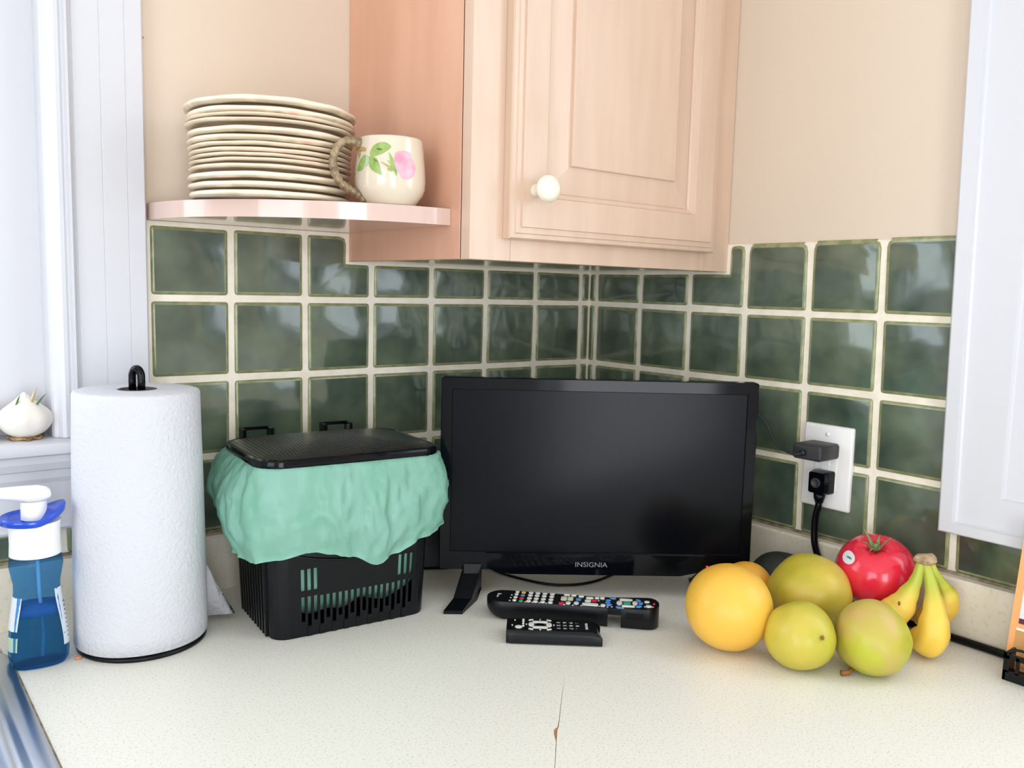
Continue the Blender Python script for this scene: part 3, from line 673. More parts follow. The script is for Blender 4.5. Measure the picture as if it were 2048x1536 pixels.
# slotted front
cols = 19; X0s, X1s = -.0690, .0800; pw = (X1s-X0s)/cols; sw = pw*.60
def fb(x0, x1, z0, z1, d=th): box(bm, x0, x1, -D0, -D0+d, z0, z1)
fb(-W0+rc, X0s, .001, BH); fb(X1s, W0-rc+.0001, .001, BH)
for c_ in range(cols):
    xa = X0s+pw*c_; s0 = xa+(pw-sw)/2; s1 = s0+sw
    fb(xa, s0, .001, BH); fb(s1, xa+pw, .001, BH)
    zb = .0195 if c_ % 2 == 0 else .0135
    fb(s0, s1, .001, zb)
    up = c_ < 3 or c_ >= cols-3
    if up: fb(s0, s1, .0510, .0580); fb(s0, s1, .0860, BH)
    else: fb(s0, s1, .0500, BH)
    if c_ % 2 == 1: box(bm, s0-.001, s1+.001, -D0-.0010, -D0, .0005, .013)
for sx in (-1, 1):      # upright fins on the side walls, deeper towards the bottom
    for k in range(10):
        y = -D0+rc+.002+k*.0115
        a, b_ = sorted((sx*W0, sx*(W0+.0028))); box(bm, a, b_, y, y+.0055, .0005, BH-.02)
for v in bm.verts: v.co = taper(v.co)
build(bm, 'basket', 'black_satin', bn)
bm = bmesh.new()        # rim flange
def rp(off, z): 
    k = 1.085; return [(x*k, y*k, z) for x, y in path(off)]
loft(bm, [rp(.0002, BH-.008), rp(.0045, BH-.008), rp(.005, BH-.002), rp(.004, BH), rp(-.003, BH), rp(-.003, BH-.008)], cap0=False, cap1=False); build(bm, 'rim', 'black_satin', bn, 40)
lid = empty('lid', (0, 0, BH)); lid.parent = bn
bm = bmesh.new(); rings = []
def lidring(s, z): return [(x*s, y*s*1.0+.001, z) for x, y in rrect(-.122, .121, -.090, .088, .034, 7)]
rings = [lidring(.965, .001), lidring(.995, .0010), lidring(1.0, .003), lidring(1.0, .009), lidring(.992, .0115), lidring(.965, .0125), lidring(.955, .0118)]
loft(bm, rings, cap0=True, cap1=False); build(bm, 'lid_edge', 'black', lid, 40)
bm = bmesh.new(); rings = []
for k in range(11):
    s = .955*(1-k/10)+.02*(k/10); rings.append(lidring(s, .0118+.0125*(1-(s/.955)**2)))
loft(bm, rings, cap0=False, cap1=True)
m = mat('black_mesh_lid', (16, 19, 22), .22); nt = m.node_tree; b = nt.nodes['Principled BSDF']; tc = nt.nodes.new('ShaderNodeTexCoord')
bump = nt.nodes.new('ShaderNodeBump'); bump.inputs['Distance'].default_value = .0006; bump.inputs['Strength'].default_value = .8; wv = []
for ax in ('X', 'Y'):
    wn = nt.nodes.new('ShaderNodeTexWave'); wn.bands_direction = ax; wn.inputs['Scale'].default_value = 72; nt.links.new(tc.outputs['Object'], wn.inputs['Vector']); wv.append(wn)
mn = nt.nodes.new('ShaderNodeMath'); mn.operation = 'MULTIPLY'; nt.links.new(wv[0].outputs['Fac'], mn.inputs[0]); nt.links.new(wv[1].outputs['Fac'], mn.inputs[1])
nt.links.new(mn.outputs[0], bump.inputs['Height']); nt.links.new(bump.outputs[0], b.inputs['Normal'])
build(bm, 'lid_panel', m, lid, True)
for hx in (-.072, .041):
    bm = bmesh.new()
    M2 = Matrix.Translation((hx, .0945, .006))
    box(bm, -.021, -.0165, -.010, .012, 0, .0165, M=M2); box(bm, .0165, .021, -.010, .012, 0, .0165, M=M2); box(bm, -.021, .021, .008, .012, .0125, .0170, M=M2); box(bm, -.021, .021, -.010, -.006, 0, .005, M=M2)
    bmesh.ops.bevel(bm, geom=list(bm.edges), offset=.0007, segments=1, affect='EDGES')
    build(bm, 'hinge_loop', 'black', bn).location = (0, 0, BH)
# carrying handle hanging round the front
bm = bmesh.new(); hpts = []
for k in range(31):
    t = pi*k/30; x = .1250*cos(t); s_ = sin(t)
    hpts.append(Vector((x, -.012-.074*s_**.5, .146-.046*s_**1.1)))
rings = []
for i, p in enumerate(hpts):
    tg = (hpts[min(i+1, 30)]-hpts[max(i-1, 0)]).normalized(); out_ = Vector((tg.y, -tg.x, 0)).normalized(); 
    if out_.dot(Vector((p.x, p.y+.02, 0))) < 0: out_ = -out_
    upv = Vector((0, 0, 1))
    rings.append([p+out_*a+upv*b_ for a, b_ in ((0, -.0065), (.003, -.0065), (.0065, -.0050), (.0065, -.0035), (.0032, -.003), (.003, .0065), (0, .0065))])
loft(bm, rings); build(bm, 'handle', 'black_satin', bn, 40)

# ---------------- green liner
lin = empty('bin_liner', (-.6135, -.1700, .002), BR, label='mint green thin film bag lining the black bin and hanging over its rim', cat='bag')
def lerp_key(keys, t):
    for (t0, *a), (t1, *b_) in zip(keys, keys[1:]):
        if t0 <= t <= t1:
            k = (t-t0)/(t1-t0); k = k*k*(3-2*k); return [x+(y-x)*k for x, y in zip(a, b_)]
    return keys[-1][1:]
# angle about the bin (degrees, 0 = right, 270 = front): hem height, outward flare
keys = [(0, .160, .010), (60, .165, .010), (110, .165, .012), (140, .155, .018), (165, .135, .030), (185, .100, .030), (205, .100, .022), (222, .108, .020), (236, .112, .018), (262, .100, .018), (282, .086, .020), (296, .092, .020), (312, .110, .022), (330, .122, .020), (345, .134, .014), (360, .160, .010)]
bm = bmesh.new(); N = 220; V = 26; base = []
def rim_pt(a):
    c_, s_ = cos(a), sin(a); hw, hd_ = .1155, .0850; ex = 7
    r = 1/((abs(c_)/hw)**ex+(abs(s_)/hd_)**ex)**(1/ex); return Vector((r*c_, r*s_, 0))
rings = []
for j in range(V+1):
    v = j/V; ring = []
    for i in range(N):
        a = 2*pi*i/N; zh, fl = lerp_key(keys, math.degrees(a)); p = rim_pt(a); out_ = p.normalized()
        z = BH+.003-(BH+.003-zh)*v
        q = Vector((cos(a)*3.2, sin(a)*3.2, v*1.3))
        wr = .0050*noise.noise(q*1.6)*min(1, v*3) - .0085*(abs(noise.noise(q*2.2+Vector((3, 1, 7))))-.2)*min(1, v*2.5) - .0048*abs(noise.noise(q*4.6))*(1-.3*v)
        fold = .0030*abs(sin(a*9+3*sin(a*3)))*max(0, 1-v*2.6)+.0012*abs(sin(a*31+2*sin(a*5)))*max(0, 1-v*4)
        bulge = .012*sin(pi*min(1, v*1.05))**.8
        if 100 < math.degrees(a) < 200: bulge *= 1.8
        o_ = .0065+bulge+fl*v*.42+wr+fold
        hemw = (.004*noise.noise(Vector((a*3, 5, 1)))) * v**3
        ring.append(p+out_*o_+Vector((0, 0, z+hemw)))
    rings.append(ring)
top = [[rim_pt(2*pi*i/N)*(1-.05*k)+Vector((0, 0, BH+.0025-.002*k)) for i in range(N)] for k in (2, 1, 0)]
loft(bm, top+rings, cap0=False, cap1=False)
bmesh.ops.translate(bm, verts=bm.verts, vec=(0, 0, -.002)); build(bm, 'overhang', 'bag', lin, True)
bm = bmesh.new(); rings = []
for j in range(15):
    v = j/14; z = .022+(BH-.024)*v; ring = []
    for i in range(96):
        a = 2*pi*i/96; p = rim_pt(a); k = (.86+.055*v)*(1-.22*max(0, 1-v*6)**2); nn = noise.noise(Vector((cos(a)*2.5, sin(a)*2.5, v*4)))
        ring.append(Vector((p.x*k, p.y*k, 0))+p.normalized()*(.005*nn-.001)+Vector((0, 0, z+(.022*noise.noise(Vector((cos(a)*1.5+4, sin(a)*2, 0))) if j == 0 else 0))))
    rings.append(ring)
loft(bm, rings, cap0=True, cap1=False); build(bm, 'bag_body', 'bag', lin, True)

# ---------------- television
TVC = Vector((-.2938, -.3405, 0)); TY = -.6401
tv = empty('television', TVC, TY, label='small black flat-screen television standing in the corner under the cabinet', cat='television')
zb, zt, hw = .0374, .3090, .22
def rectring(x, z0, z1, y): return [(-x, y, z0), (x, y, z0), (x, y, z1), (-x, y, z1)]
bm = bmesh.new()        # local -y faces the camera
def rr3(inx, zlo, zhi, y, r=.004): return [(x, y, z) for x, z in rrect(-hw+inx, hw-inx, zlo, zhi, r, 3)]
loft(bm, [rr3(.012, zb+.012, zt-.012, .034), rr3(.004, zb+.004, zt-.004, .026), rr3(0, zb, zt, .018), rr3(0, zb, zt, .0015), rr3(.0012, zb+.0012, zt-.0012, 0),
          rr3(.0150, zb+.0260, zt-.0165, 0, .001), rr3(.0158, zb+.0268, zt-.0173, .0016, .001)], cap0=True, cap1=False)
build(bm, 'bezel', 'black', tv, 35)
bm = bmesh.new(); box(bm, -hw+.0155, hw-.0155, .0016, .004, zb+.0265, zt-.017); build(bm, 'screen', 'screen', tv)
bm = bmesh.new(); sp = [(-.155, zb+.025), (.155, zb+.025), (.150, zb+.002), (.12, zb-.0045), (-.12, zb-.0045), (-.150, zb+.002)]
loft(bm, [[(x, -.0035, z) for x, z in sp], [(x, .006, z) for x, z in sp]]); o = build(bm, 'front_trim', 'black', tv); o['label'] = 'glossy lower bezel bar with the maker name'
me = text_mesh('INSIGNIA', .0098); o = link('maker_name', me, 'grey_print', tv); o.location = (-.006, -.0038, zb+.0102); o.rotation_euler = (radians(90), 0, 0)
for p in me.vertices: p.co.x *= 1.12
bm = bmesh.new(); sphere(bm, .0016, 12, 8); o = build(bm, 'indicator_light', 'led', tv, True); o.location = (.1590, -.0008, zb+.0090)
for sx in (-1, 1):
    bm = bmesh.new(); xf = sx*.172 if sx < 0 else .165; sp_k = .36 if sx < 0 else 0
    prof = [(-.072, .0), (-.072, .0045), (-.040, .0100), (-.004, .0330), (-.002, .046), (.012, .046), (.020, .0330), (.045, .0100), (.075, .0045), (.075, 0), (.02, 0.0), (.008, .010), (.0, .010), (-.02, .0)]
    loft(bm, [[(xf-.0125-sx*sp_k*min(0, y+.004), y, z) for y, z in prof], [(xf+.0125-sx*sp_k*min(0, y+.004), y, z) for y, z in prof]])
    bmesh.ops.triangulate(bm, faces=[f for f in bm.faces if len(f.verts) > 4]); build(bm, 'stand_foot', 'black_satin', tv)
bm = bmesh.new(); box(bm, -.14, .14, .022, .050, .075, .245); bmesh.ops.bevel(bm, geom=list(bm.edges), offset=.006, segments=2, affect='EDGES'); build(bm, 'rear_housing', 'black_matt', tv, 40)
# black box behind the left end
bt = empty('set_top_box', (-.400, -.0750, 0), radians(-30), label='black upright box tucked behind the left end of the television', cat='box')
bbox('case', (-.038, .030, -.045, .030, .0, .085), 'black', bt, .003); bbox('front_panel', (-.034, .026, -.0465, -.0452, .006, .078), 'black_matt', bt, 0)
# slack cable under the television
bm = bmesh.new(); tube(bm, spline([(-.352, -.140, .010), (-.345, -.182, .0025), (-.336, -.226, .0022), (-.318, -.268, .0022), (-.292, -.290, .0022), (-.262, -.298, .0022), (-.230, -.296, .0022), (-.195, -.285, .0025), (-.165, -.25, .006), (-.155, -.20, .012)], 8), .0021, 8)
tag(build(bm, 'slack_cable', 'black_satin', None, True), 'thin black cable lying in a loop on the counter under the television', 'cable')

# ---------------- outlet, charger, plug, cords
ot = empty('wall_outlet', (-.0035, -.5145, .1870), 0, label='white rectangular outlet plate on the green tiles right of the television', cat='outlet')
bm = bmesh.new(); pr = [(x, z) for x, z in rrect(-.0385, .0385, -.0605, .0605, .0025, 3)]
def op(s, d): return [(-d, x*(1-s/.0385), z*(1-s/.0605)) for x, z in pr]
loft(bm, [op(0, -.001), op(0, .0025), op(.0012, .0048), op(.0030, .0056)]); build(bm, 'cover_plate', 'white_plastic', ot, 50)
bm = bmesh.new(); pr2 = rrect(-.0168, .0168, -.0335, .0335, .002, 3); loft(bm, [[(-.0056, x, z) for x, z in pr2], [(-.0066, x, z) for x, z in pr2], [(-.0068, x*.95, z*.97) for x, z in pr2]]); build(bm, 'receptacle', 'white_plastic', ot, 50)
for bz in (.0065, -.0045): bbox('test_button', (-.0078, -.0066, -.0065, .0065, bz-.0042, bz+.0036), 'white_plastic', ot, .0004, 1)
for sz in (.0475, -.0475):
    bm = bmesh.new(); lathe(bm, [(.0032, 0), (.0030, .0012), (.0005, .0014)], 16); o = build(bm, 'screw', 'white_plastic', ot, True); o.location = (-.0054, 0, sz); o.rotation_euler = (0, -pi/2, 0)
ch = empty('usb_charger', (-.0105, -.5120, .2125), 0, label='dark grey charger block plugged into the upper half of the outlet', cat='charger')
bm = bmesh.new(); pr = rrect(-.0225, .0225, -.0110, .0110, .0045, 4)
def cring(d, s): return [(-d, x*(1-s/.0225), z*(1-s/.0110)) for x, z in pr]
loft(bm, [cring(0, .001), cring(.001, 0), cring(.044, 0), cring(.0462, .0010), cring(.0468, .003)]); 
for v in bm.verts: v.co.y += -.0
build(bm, 'block', 'charger', ch, 50)
bm = bmesh.new(); tube(bm, [(-.0465, .004, -.001), (-.0520, .004, -.001)], .0042, 12); build(bm, 'cable_tip', 'black_matt', ch, True)
bm = bmesh.new(); tube(bm, spline([(-.0630, -.5080, .2110), (-.064, -.494, .2080), (-.056, -.470, .2110), (-.050, -.452, .222), (-.047, -.436, .2420), (-.050, -.420, .2560), (-.062, -.400, .2650), (-.085, -.385, .268)], 8), .0012, 8)
build(bm, 'thin_cable', 'charger', ch, True, world=True)
pg = empty('power_plug', (-.0105, -.5155, .1665), 0, label='black power plug in the lower half of the outlet', cat='plug')
bm = bmesh.new(); secs_p = [(0, .0150, .0165), (.010, .0150, .0165), (.014, .0140, .0160), (.022, .0125, .0150)]
loft(bm, [[(-d, y, z) for y, z in rrect(-hw_, hw_, -hz, hz, .003, 3)] for d, hw_, hz in secs_p]); build(bm, 'plug_body', 'black', pg, 50)
bm = bmesh.new(); lathe(bm, [(.0075, 0), (.0072, .002), (.0055, .0022), (.005, .0010), (.0008, .0010)], 20); o = build(bm, 'round_boss', 'charger', pg, True); o.location = (-.0220, .001, 0); o.rotation_euler = (0, -pi/2, 0)
bm = bmesh.new(); tube(bm, [(-.012, 0, -.015), (-.012, 0, -.023), (-.012, 0, -.030)], [.0085, .0080, .0058], 12); build(bm, 'strain_relief', 'black', pg, True)
bm = bmesh.new(); tube(bm, spline([(-.0225, -.5155, .138), (-.0232, -.5150, .130), (-.0240, -.5125, .116), (-.0250, -.5125, .098), (-.0270, -.5160, .076), (-.0270, -.5270, .050), (-.0268, -.545, .024), (-.0266, -.575, .0075), (-.0264, -.62, .0052), (-.0262, -.68, .0052), (-.0262, -.74, .0052), (-.0265, -.80, .0052), (-.028, -.90, .0052), (-.028, -1.05, .0052)], 8), .0048, 12)
build(bm, 'power_cord', 'black', pg, True, world=True)

# ---------------- remotes
def button(parent, x, y, z, sx, sy, m, shape='o', h=.0012, rot=0, name='button', label=None):
    bm = bmesh.new(); n = 14
    if shape == 'o': pts = [(sx*cos(2*pi*i/n), sy*sin(2*pi*i/n)) for i in range(n)]
    else: pts = rrect(-sx, sx, -sy, sy, min(sx, sy)*.45, 2)
    loft(bm, [[(a, b_, -.0004) for a, b_ in pts], [(a, b_, h*.6) for a, b_ in pts], [(a*.82, b_*.82, h) for a, b_ in pts]])
    o = build(bm, name, m, parent, 50); o.location = (x, y, z); o.rotation_euler = (0, 0, rot)
    if label: o['label'] = label
    return o
r1 = empty('remote_control', (-.3765, -.3847, 0), radians(-46.1), label='long black remote with many white, blue and red buttons lying before the television', cat='remote')
def r1w(x):      # half width along the body
    e = min((x+.1125)/.020, 1, (.1125-x)/.014); e = max(e, .02); return (.0232-.0030*sin(pi*(x+.1125)/.225)**2)*sqrt(1-(1-e)**2)
def r1top(x): return .0255+.0010*sin(pi*(x+.11)/.22)+(.004*max(0, (x-.045)/.067))
def r1bot(x):
    if x < -.085: return .0006+.012*((-.085-x)/.0275)**2
    if .047 < x < .064: return .0165
    return .0006
xs = [-.1125, -.110, -.105, -.098, -.09, -.078, -.06, -.04, -.02, 0, .02, .036, .0469, .0471, .056, .0639, .0641, .072, .085, .097, .103, .108, .1112, .1125]
bm = bmesh.new(); rings = []
for x in xs:
    w_ = r1w(x); zt_ = r1top(x); z0_ = min(r1bot(x), zt_-.004)
    rings.append([(x, y*w_, z0_+(zt_-z0_)*z) for y, z in ((-.74, 0), (-.92, .22), (-1, .55), (-1, .90), (-.95, 1), (.95, 1), (1, .9), (1, .55), (.92, .22), (.74, 0))])
loft(bm, rings); build(bm, 'remote_body', 'black_satin', r1, 40)
def b1(x, y, sx, sy, m, shape='o', **k): button(r1, x, y, r1top(x)+.0001, sx, sy, m, shape, **k)
for ix, x in enumerate((-.062, -.0545)): pass
for iy, y in enumerate((-.0150, -.0040, .0070, .0160)): b1(-.0745, y, .0027, .0032, 'btn_white')
for y, c_ in ((-.0165, 'btn_green'), (-.0065, 'btn_red'), (.0045, 'btn_blue'), (.0150, 'btn_yellow')): b1(-.0660, y, .0030, .0034, c_, label=c_[4:]+' button')
for x in (-.0560, -.0470, -.0375, -.0275):
    for y in (-.0155, -.0050, .0060, .0155): b1(x, y, .0033, .0036, 'btn_white')
b1(-.0130, -.0155, .0040, .0040, 'btn_red', label='red button'); b1(-.0045, -.0125, .0034, .0052, 'btn_white'); b1(.0060, -.0110, .0034, .0050, 'btn_white')
b1(-.0110, .0025, .0040, .0068, 'btn_cream', 's'); b1(-.0025, .0035, .0036, .0064, 'btn_cream', 's'); b1(-.008, .0165, .0040, .0026, 'btn_white', 's'); b1(.001, .0165, .0034, .0026, 'btn_white', 's')
b1(.0080, .0030, .0033, .0040, 'btn_blue', 's', label='blue button'); b1(.0110, .0150, .0035, .0030, 'btn_white', 's')
b1(.0240, -.0120, .0105, .0042, 'btn_white', 's'); b1(.0205, .0000, .0040, .0040, 'btn_white', 's'); b1(.0285, .0030, .0034, .0036, 'btn_red', 's', label='red button'); b1(.0225, .0110, .0050, .0030, 'btn_white', 's'); b1(.0320, .0130, .003, .003, 'btn_white', 's')
b1(.0405, -.0120, .0030, .0042, 'btn_white', 's'); b1(.0390, .0145, .0030, .0040, 'btn_white', 's')
for x, y, a in ((.0480, -.0085, .5), (.0465, -.0005, 0), (.0470, .0075, 0), (.0530, .0155, -.4), (.0610, -.0170, -.5), (.0865, -.0120, .6), (.0890, -.0010, 1.3), (.0860, .0090, -1)): b1(x, y, .0044 if abs(a) else .0034, .0030, 'btn_blue', rot=a, label='blue button')
b1(.0730, -.0120, .0085, .0026, 'btn_white', 's'); b1(.0700, .0105, .0085, .0034, 'btn_white', 's'); b1(.0615, -.0010, .0038, .0078, 'btn_white'); b1(.0815, -.0010, .0034, .0072, 'btn_white'); b1(.0715, -.0012, .0048, .0044, 'btn_teal', 's', label='teal centre button')
b1(.0990, -.0105, .0040, .0040, 'btn_white'); b1(.0970, .0050, .0036, .0030, 'btn_white'); b1(.1060, -.0015, .0016, .0018, 'btn_red', label='small red lamp')
bm = bmesh.new()
for x, y in [(-.0985, -.004), (-.0985, .001), (-.0985, .006), (-.096, .006), (-.0805, -.0165), (-.0805, -.006), (-.0805, .004), (-.0600, -.0185), (-.0505, -.0185), (-.0415, -.0185), (-.0325, -.0185), (-.009, -.0185), (.002, -.0185), (.013, -.018), (.036, -.015), (.0465, -.016), (.052, -.015), (.066, -.0185), (.094, -.012), (.104, -.012), (.0345, .004)]:
    z = r1top(x)+.0002; box(bm, x-.0011, x+.0011, y-.0009, y+.0009, z-.0004, z+.0003)
tag(build(bm, 'key_lettering', 'btn_white', r1), kind='stuff')
bbox('side_window', (.070, .093, -.0236, -.0200, .0145, .0235), 'black', r1, .0008, 1)

r2 = empty('small_remote', (-.4368, -.4185, 0), radians(-40), label='short black remote with white ring pad, in front of the longer one', cat='remote')
bm = bmesh.new(); rings = []
for y, z in ((-.0200, .0005), (-.0215, .002), (-.0215, .0120), (-.0200, .0160), (-.0180, .0175), (.0185, .0175), (.0205, .0160), (.0210, .010), (.0200, .0005)):
    ex = .0575 if z < .01 else .0565; rings.append([(-ex, y, z), (ex, y, z)])
o2 = []
ins = [(.0, -.0590), (.0, .0590)]
rings = []
for x in (-.0590, -.0583, -.0565, -.053, -.045, 0, .045, .0530, .0560, .0585):
    e = min(1, (x+.0592)/.008) ; k = sqrt(max(.0, 1-(1-e)**2)); k = max(k, .35)
    tx = 1 if x < .05 else 1-.10*((x-.05)/.0085)
    rings.append([(x+(.006 if (z > .012 and x > .05) else 0)*-1, y*(.86+.14*k), (.0175 if z > .0175 else z)*tx if z > .001 else z) for y, z in ((-.0195, .0005), (-.0213, .002), (-.0213, .0118), (-.0200, .0155), (-.0180, .0172), (.0185, .0172), (.0203, .0155), (.0210, .010), (.0200, .0005))])
loft(bm, rings); build(bm, 'remote_body', 'black_satin', r2, 35)
zt2 = .0173
def b2(x, y, sx, sy, m, shape='o', **k): button(r2, x, y, zt2, sx, sy, m, shape, h=.0009, **k)
b2(-.0440, -.0085, .0046, .0046, 'btn_white')
b2(-.0175, .0080, .0095, .0032, 'btn_white', 's'); b2(-.0175, -.0085, .0095, .0032, 'btn_white', 's'); b2(-.0285, 0, .0036, .0066, 'btn_white'); b2(-.0065, 0, .0036, .0066, 'btn_white'); b2(-.0175, -.0002, .0052, .0038, 'black', 's')
for x, y, r_ in ((-.0290, .0145, .5), (-.0290, -.0145, -.5), (-.0065, .0145, -.5), (-.0065, -.0145, .5)): b2(x, y, .0032, .0010, 'btn_white', 's', rot=r_)
for y in (.0145, .0085, .0020, -.0050): b2(-.0385, y, .0014, .0018, 'btn_white', 's')
for i, s_ in enumerate(('3', '2', '1')):
    pass
keysn = [['1', '2', '3'], ['4', '5', '6'], ['7', '8', '9'], ['.', '0', ':']]
for ci, col in enumerate(keysn):
    for ri, s_ in enumerate(col):
        me = text_mesh(s_, .0064); o = link('key_digit', me, 'btn_white', r2); o.location = (.0050+.0078*ci, -.0092+.0092*ri, zt2+.0002); o.rotation_euler = (0, 0, -pi/2)
me = text_mesh('INSIGNIA', .0046); o = link('maker_name', me, 'btn_white', r2); o.location = (.0400, 0, zt2+.0002); o.rotation_euler = (0, 0, pi/2)
for x, y in ((-.0490, .0125), (-.0520, -.0040), (-.0175, .0160), (-.0175, -.0160), (-.0345, 0), (-.0005, 0)): b2(x, y, .0009, .0009, 'btn_white', name='key_mark')

# ---------------- fruit
def fruit(name, c, r, m, lab, cat='fruit', squash=(1, 1, 1), rot=(0, 0, 0), lump=.03, seed=0, fn=None, root=True):
    t = empty(name, (c[0], c[1], c[2]-r*squash[2]), 0, label=lab, cat=cat)
    Rm = (Matrix.Rotation(rot[2], 4, 'Z') @ Matrix.Rotation(rot[1], 4, 'Y') @ Matrix.Rotation(rot[0], 4, 'X'))
    def f(p):
        q = p.normalized(); k = 1+lump*noise.noise(q*1.2+Vector((seed, 0, 0)))+lump*.25*noise.noise(q*3+Vector((0, seed, 0)))
        p = Vector((p.x*squash[0], p.y*squash[1], p.z*squash[2]))*k
        return fn(p, q) if fn else p
    bm = bmesh.new(); sphere(bm, r, 56, 34, f, Rm)
    zmin = min(v.co.z for v in bm.verts); rest = c[2]-r*squash[2]
    bmesh.ops.translate(bm, verts=bm.verts, vec=(0, 0, r*squash[2]))
    o = build(bm, 'flesh' if name != 'grapefruit' else 'peel', m, t, True)
    return t, Rm
def settle(t, z=0.0003):
    lo = min((v.co.z for ch in t.children for v in ch.data.vertices if ch.name.startswith(('flesh', 'peel'))), default=0)
    t.location.z = z-lo
def decal_on(t, c, r, dirv, rad, m, name, squash=(1, 1, 1), lift=.0006, ax=(1, 1), label=None, rotd=0):
    d = Vector(dirv).normalized(); a = d.cross(Vector((0, 0, 1))).normalized(); b_ = a.cross(d)
    a, b_ = a*cos(rotd)+b_*sin(rotd), b_*cos(rotd)-a*sin(rotd)
    bm = bmesh.new(); n = 20; rings = []
    for s in (1, .6, .25):
        ring = []
        for i in range(n):
            q = d*r+(a*cos(2*pi*i/n)*ax[0]+b_*sin(2*pi*i/n)*ax[1])*rad*s; q = q.normalized()
            ring.append(Vector((q.x*squash[0], q.y*squash[1], q.z*squash[2]))*(r+lift)+Vector(c))
        rings.append(ring)
    loft(bm, rings, cap0=False, cap1=True); o = build(bm, name, m, t, True)
    if label: o['label'] = label
    return o
gf, _ = fruit('grapefruit', (-.2818, -.5614, .0522), .0522, 'grape', 'large smooth yellow-orange grapefruit at the left end of the fruit', lump=.02, seed=2); settle(gf)
og, _ = fruit('orange', (-.1720, -.5070, .0362), .0362, 'orange', 'orange with a small oval sticker, mostly hidden behind the grapefruit', lump=.02, seed=5); settle(og)
tc_ = Vector((-1.117+.188, -1.18+.532, .43-.04)).normalized()
decal_on(og, (0, 0, .0362), .0362, (-.84, -.50, .60), .0075, 'white_plastic', 'sticker', ax=(1, .6), label='oval white sticker', lift=.0008)
decal_on(og, (0, 0, .0362), .0362, (-.80, -.55, .58), .0035, 'leaf_dark', 'sticker_print', ax=(1, .8), lift=.0012)
def pearfn(sx):
    def f(p, q): return p*(1+.05*max(0, q.z)**2)
    return f
p1, _ = fruit('pear', (-.2564, -.6450, .0392), .0400, 'pear', 'pale yellow-green round pear showing its calyx, front centre of the fruit', squash=(1, 1, .97), lump=.05, seed=11); settle(p1)
f3 = Vector((-.60, -.62, -.02)); d_ = (Vector((-1.117, -1.18, .43))-Vector((-.2564, -.645, .039))).normalized(); rr_ = d_.cross(Vector((0, 0, 1))).normalized()*-1
cd = (d_*.80+Vector((0, 0, 1)).cross(d_).normalized()*.55+Vector((0, 0, .02))).normalized()
bm = bmesh.new()
for k in range(6):
    a = k*1.05; u_ = cd.cross(Vector((0, 0, 1))).normalized(); w_ = u_.cross(cd)
    e = u_*cos(a)+w_*sin(a); s0 = cd*.0398+Vector((0, 0, .039)); tube(bm, [s0-cd*.001, s0+e*.0015+cd*.0018, s0+e*.0034+cd*.0012], [.0013, .0009, .0002], 6)
build(bm, 'calyx', 'bruise', p1, True)
p2, _ = fruit('pear', (-.1963, -.6991, .0410), .0425, 'pear_rust', 'lumpy yellow-green pear with a tan russet patch, in front of the bananas', squash=(1.02, 1, .97), lump=.10, seed=23, rot=(.3, .4, 0)); settle(p2)
bm = bmesh.new(); st = d_.cross(Vector((0, 0, 1))).normalized()
tube(bm, [Vector((-.0235, .0070, .0085)), Vector((-.0330, .0075, .0055)), Vector((-.0400, .0120, .0050))], [.0025, .0028, .0034], 8); build(bm, 'stem', 'bruise', p2, True)
mg, _ = fruit('mango', (-.1526, -.5888, .0500), .0505, 'mango', 'mottled yellow mango behind the two pears, under the tomato', squash=(1.03, 1.03, .98), lump=.06, seed=31); settle(mg)
av, _ = fruit('avocado', (-.0720, -.4920, .0330), .0335, 'avo', 'dark rough-skinned avocado at the back against the backsplash', squash=(1.25, 1, .98), rot=(0, 0, -.9), lump=.04, seed=41); settle(av)
# tomato
TM = Vector((-.0700, -.6315, .0790)); tr = .0496
tm = empty('tomato', (TM.x, TM.y, TM.z-.043), 0, label='large shiny red tomato with green calyx resting above the other fruit', cat='tomato')
tocamT = (Vector((-1.117, -1.18, .43))-TM).normalized(); ax_ = (Vector((0, 0, 1))+tocamT*.42+Vector((-.10, .03, 0))).normalized()
q_ = ax_.to_track_quat('Z', 'Y').to_matrix().to_4x4()
def tomf(p):
    q = p.normalized(); a = atan2(q.y, q.x); k = 1+.018*cos(5*a+.7)*(.35+.65*max(0, q.z))+.016*cos(3*a)+.02*noise.noise(q*1.4)
    p = Vector((p.x*1.02*k, p.y*1.02*k, p.z*.87)); rr = sqrt(q.x**2+q.y**2)
    if q.z > 0: p.z -= .0115*math.exp(-(rr/.26)**2)+.0030*abs(cos(2.5*a+.35))*math.exp(-(rr/.5)**2)*.8
    return p
bm = bmesh.new(); sphere(bm, tr, 72, 44, tomf, Matrix.Translation((0, 0, .043)) @ q_); build(bm, 'skin', 'tomato', tm, True)
cal = Matrix.Translation((0, 0, .043)) @ q_
bm = bmesh.new()
for k in range(6):
    a = k*pi/3+.35; L = (.019, .016, .021, .015, .018, .014)[k]; d2 = Vector((cos(a), sin(a), 0)); up_ = (.008, .002, .010, .003, .001, .006)[k]
    pts = spline([d2*.001+Vector((0, 0, tr*.87-.0100)), d2*.007+Vector((0, 0, tr*.87-.0058)), d2*(L*.65)+Vector((0, 0, tr*.87-.0015+up_*.4)), d2*L+Vector((0, 0, tr*.87+up_-.001))], 4)
    tube(bm, pts, [.0036*(1-i/(len(pts)))+.0005 for i in range(len(pts))], 6, flat=(1, .35))
tube(bm, [Vector((0, 0, tr*.87-.011)), Vector((.001, 0, tr*.87-.002))], [.0042, .0028], 10)
for v in bm.verts: v.co = cal @ v.co
build(bm, 'calyx', 'calyx', tm, True)
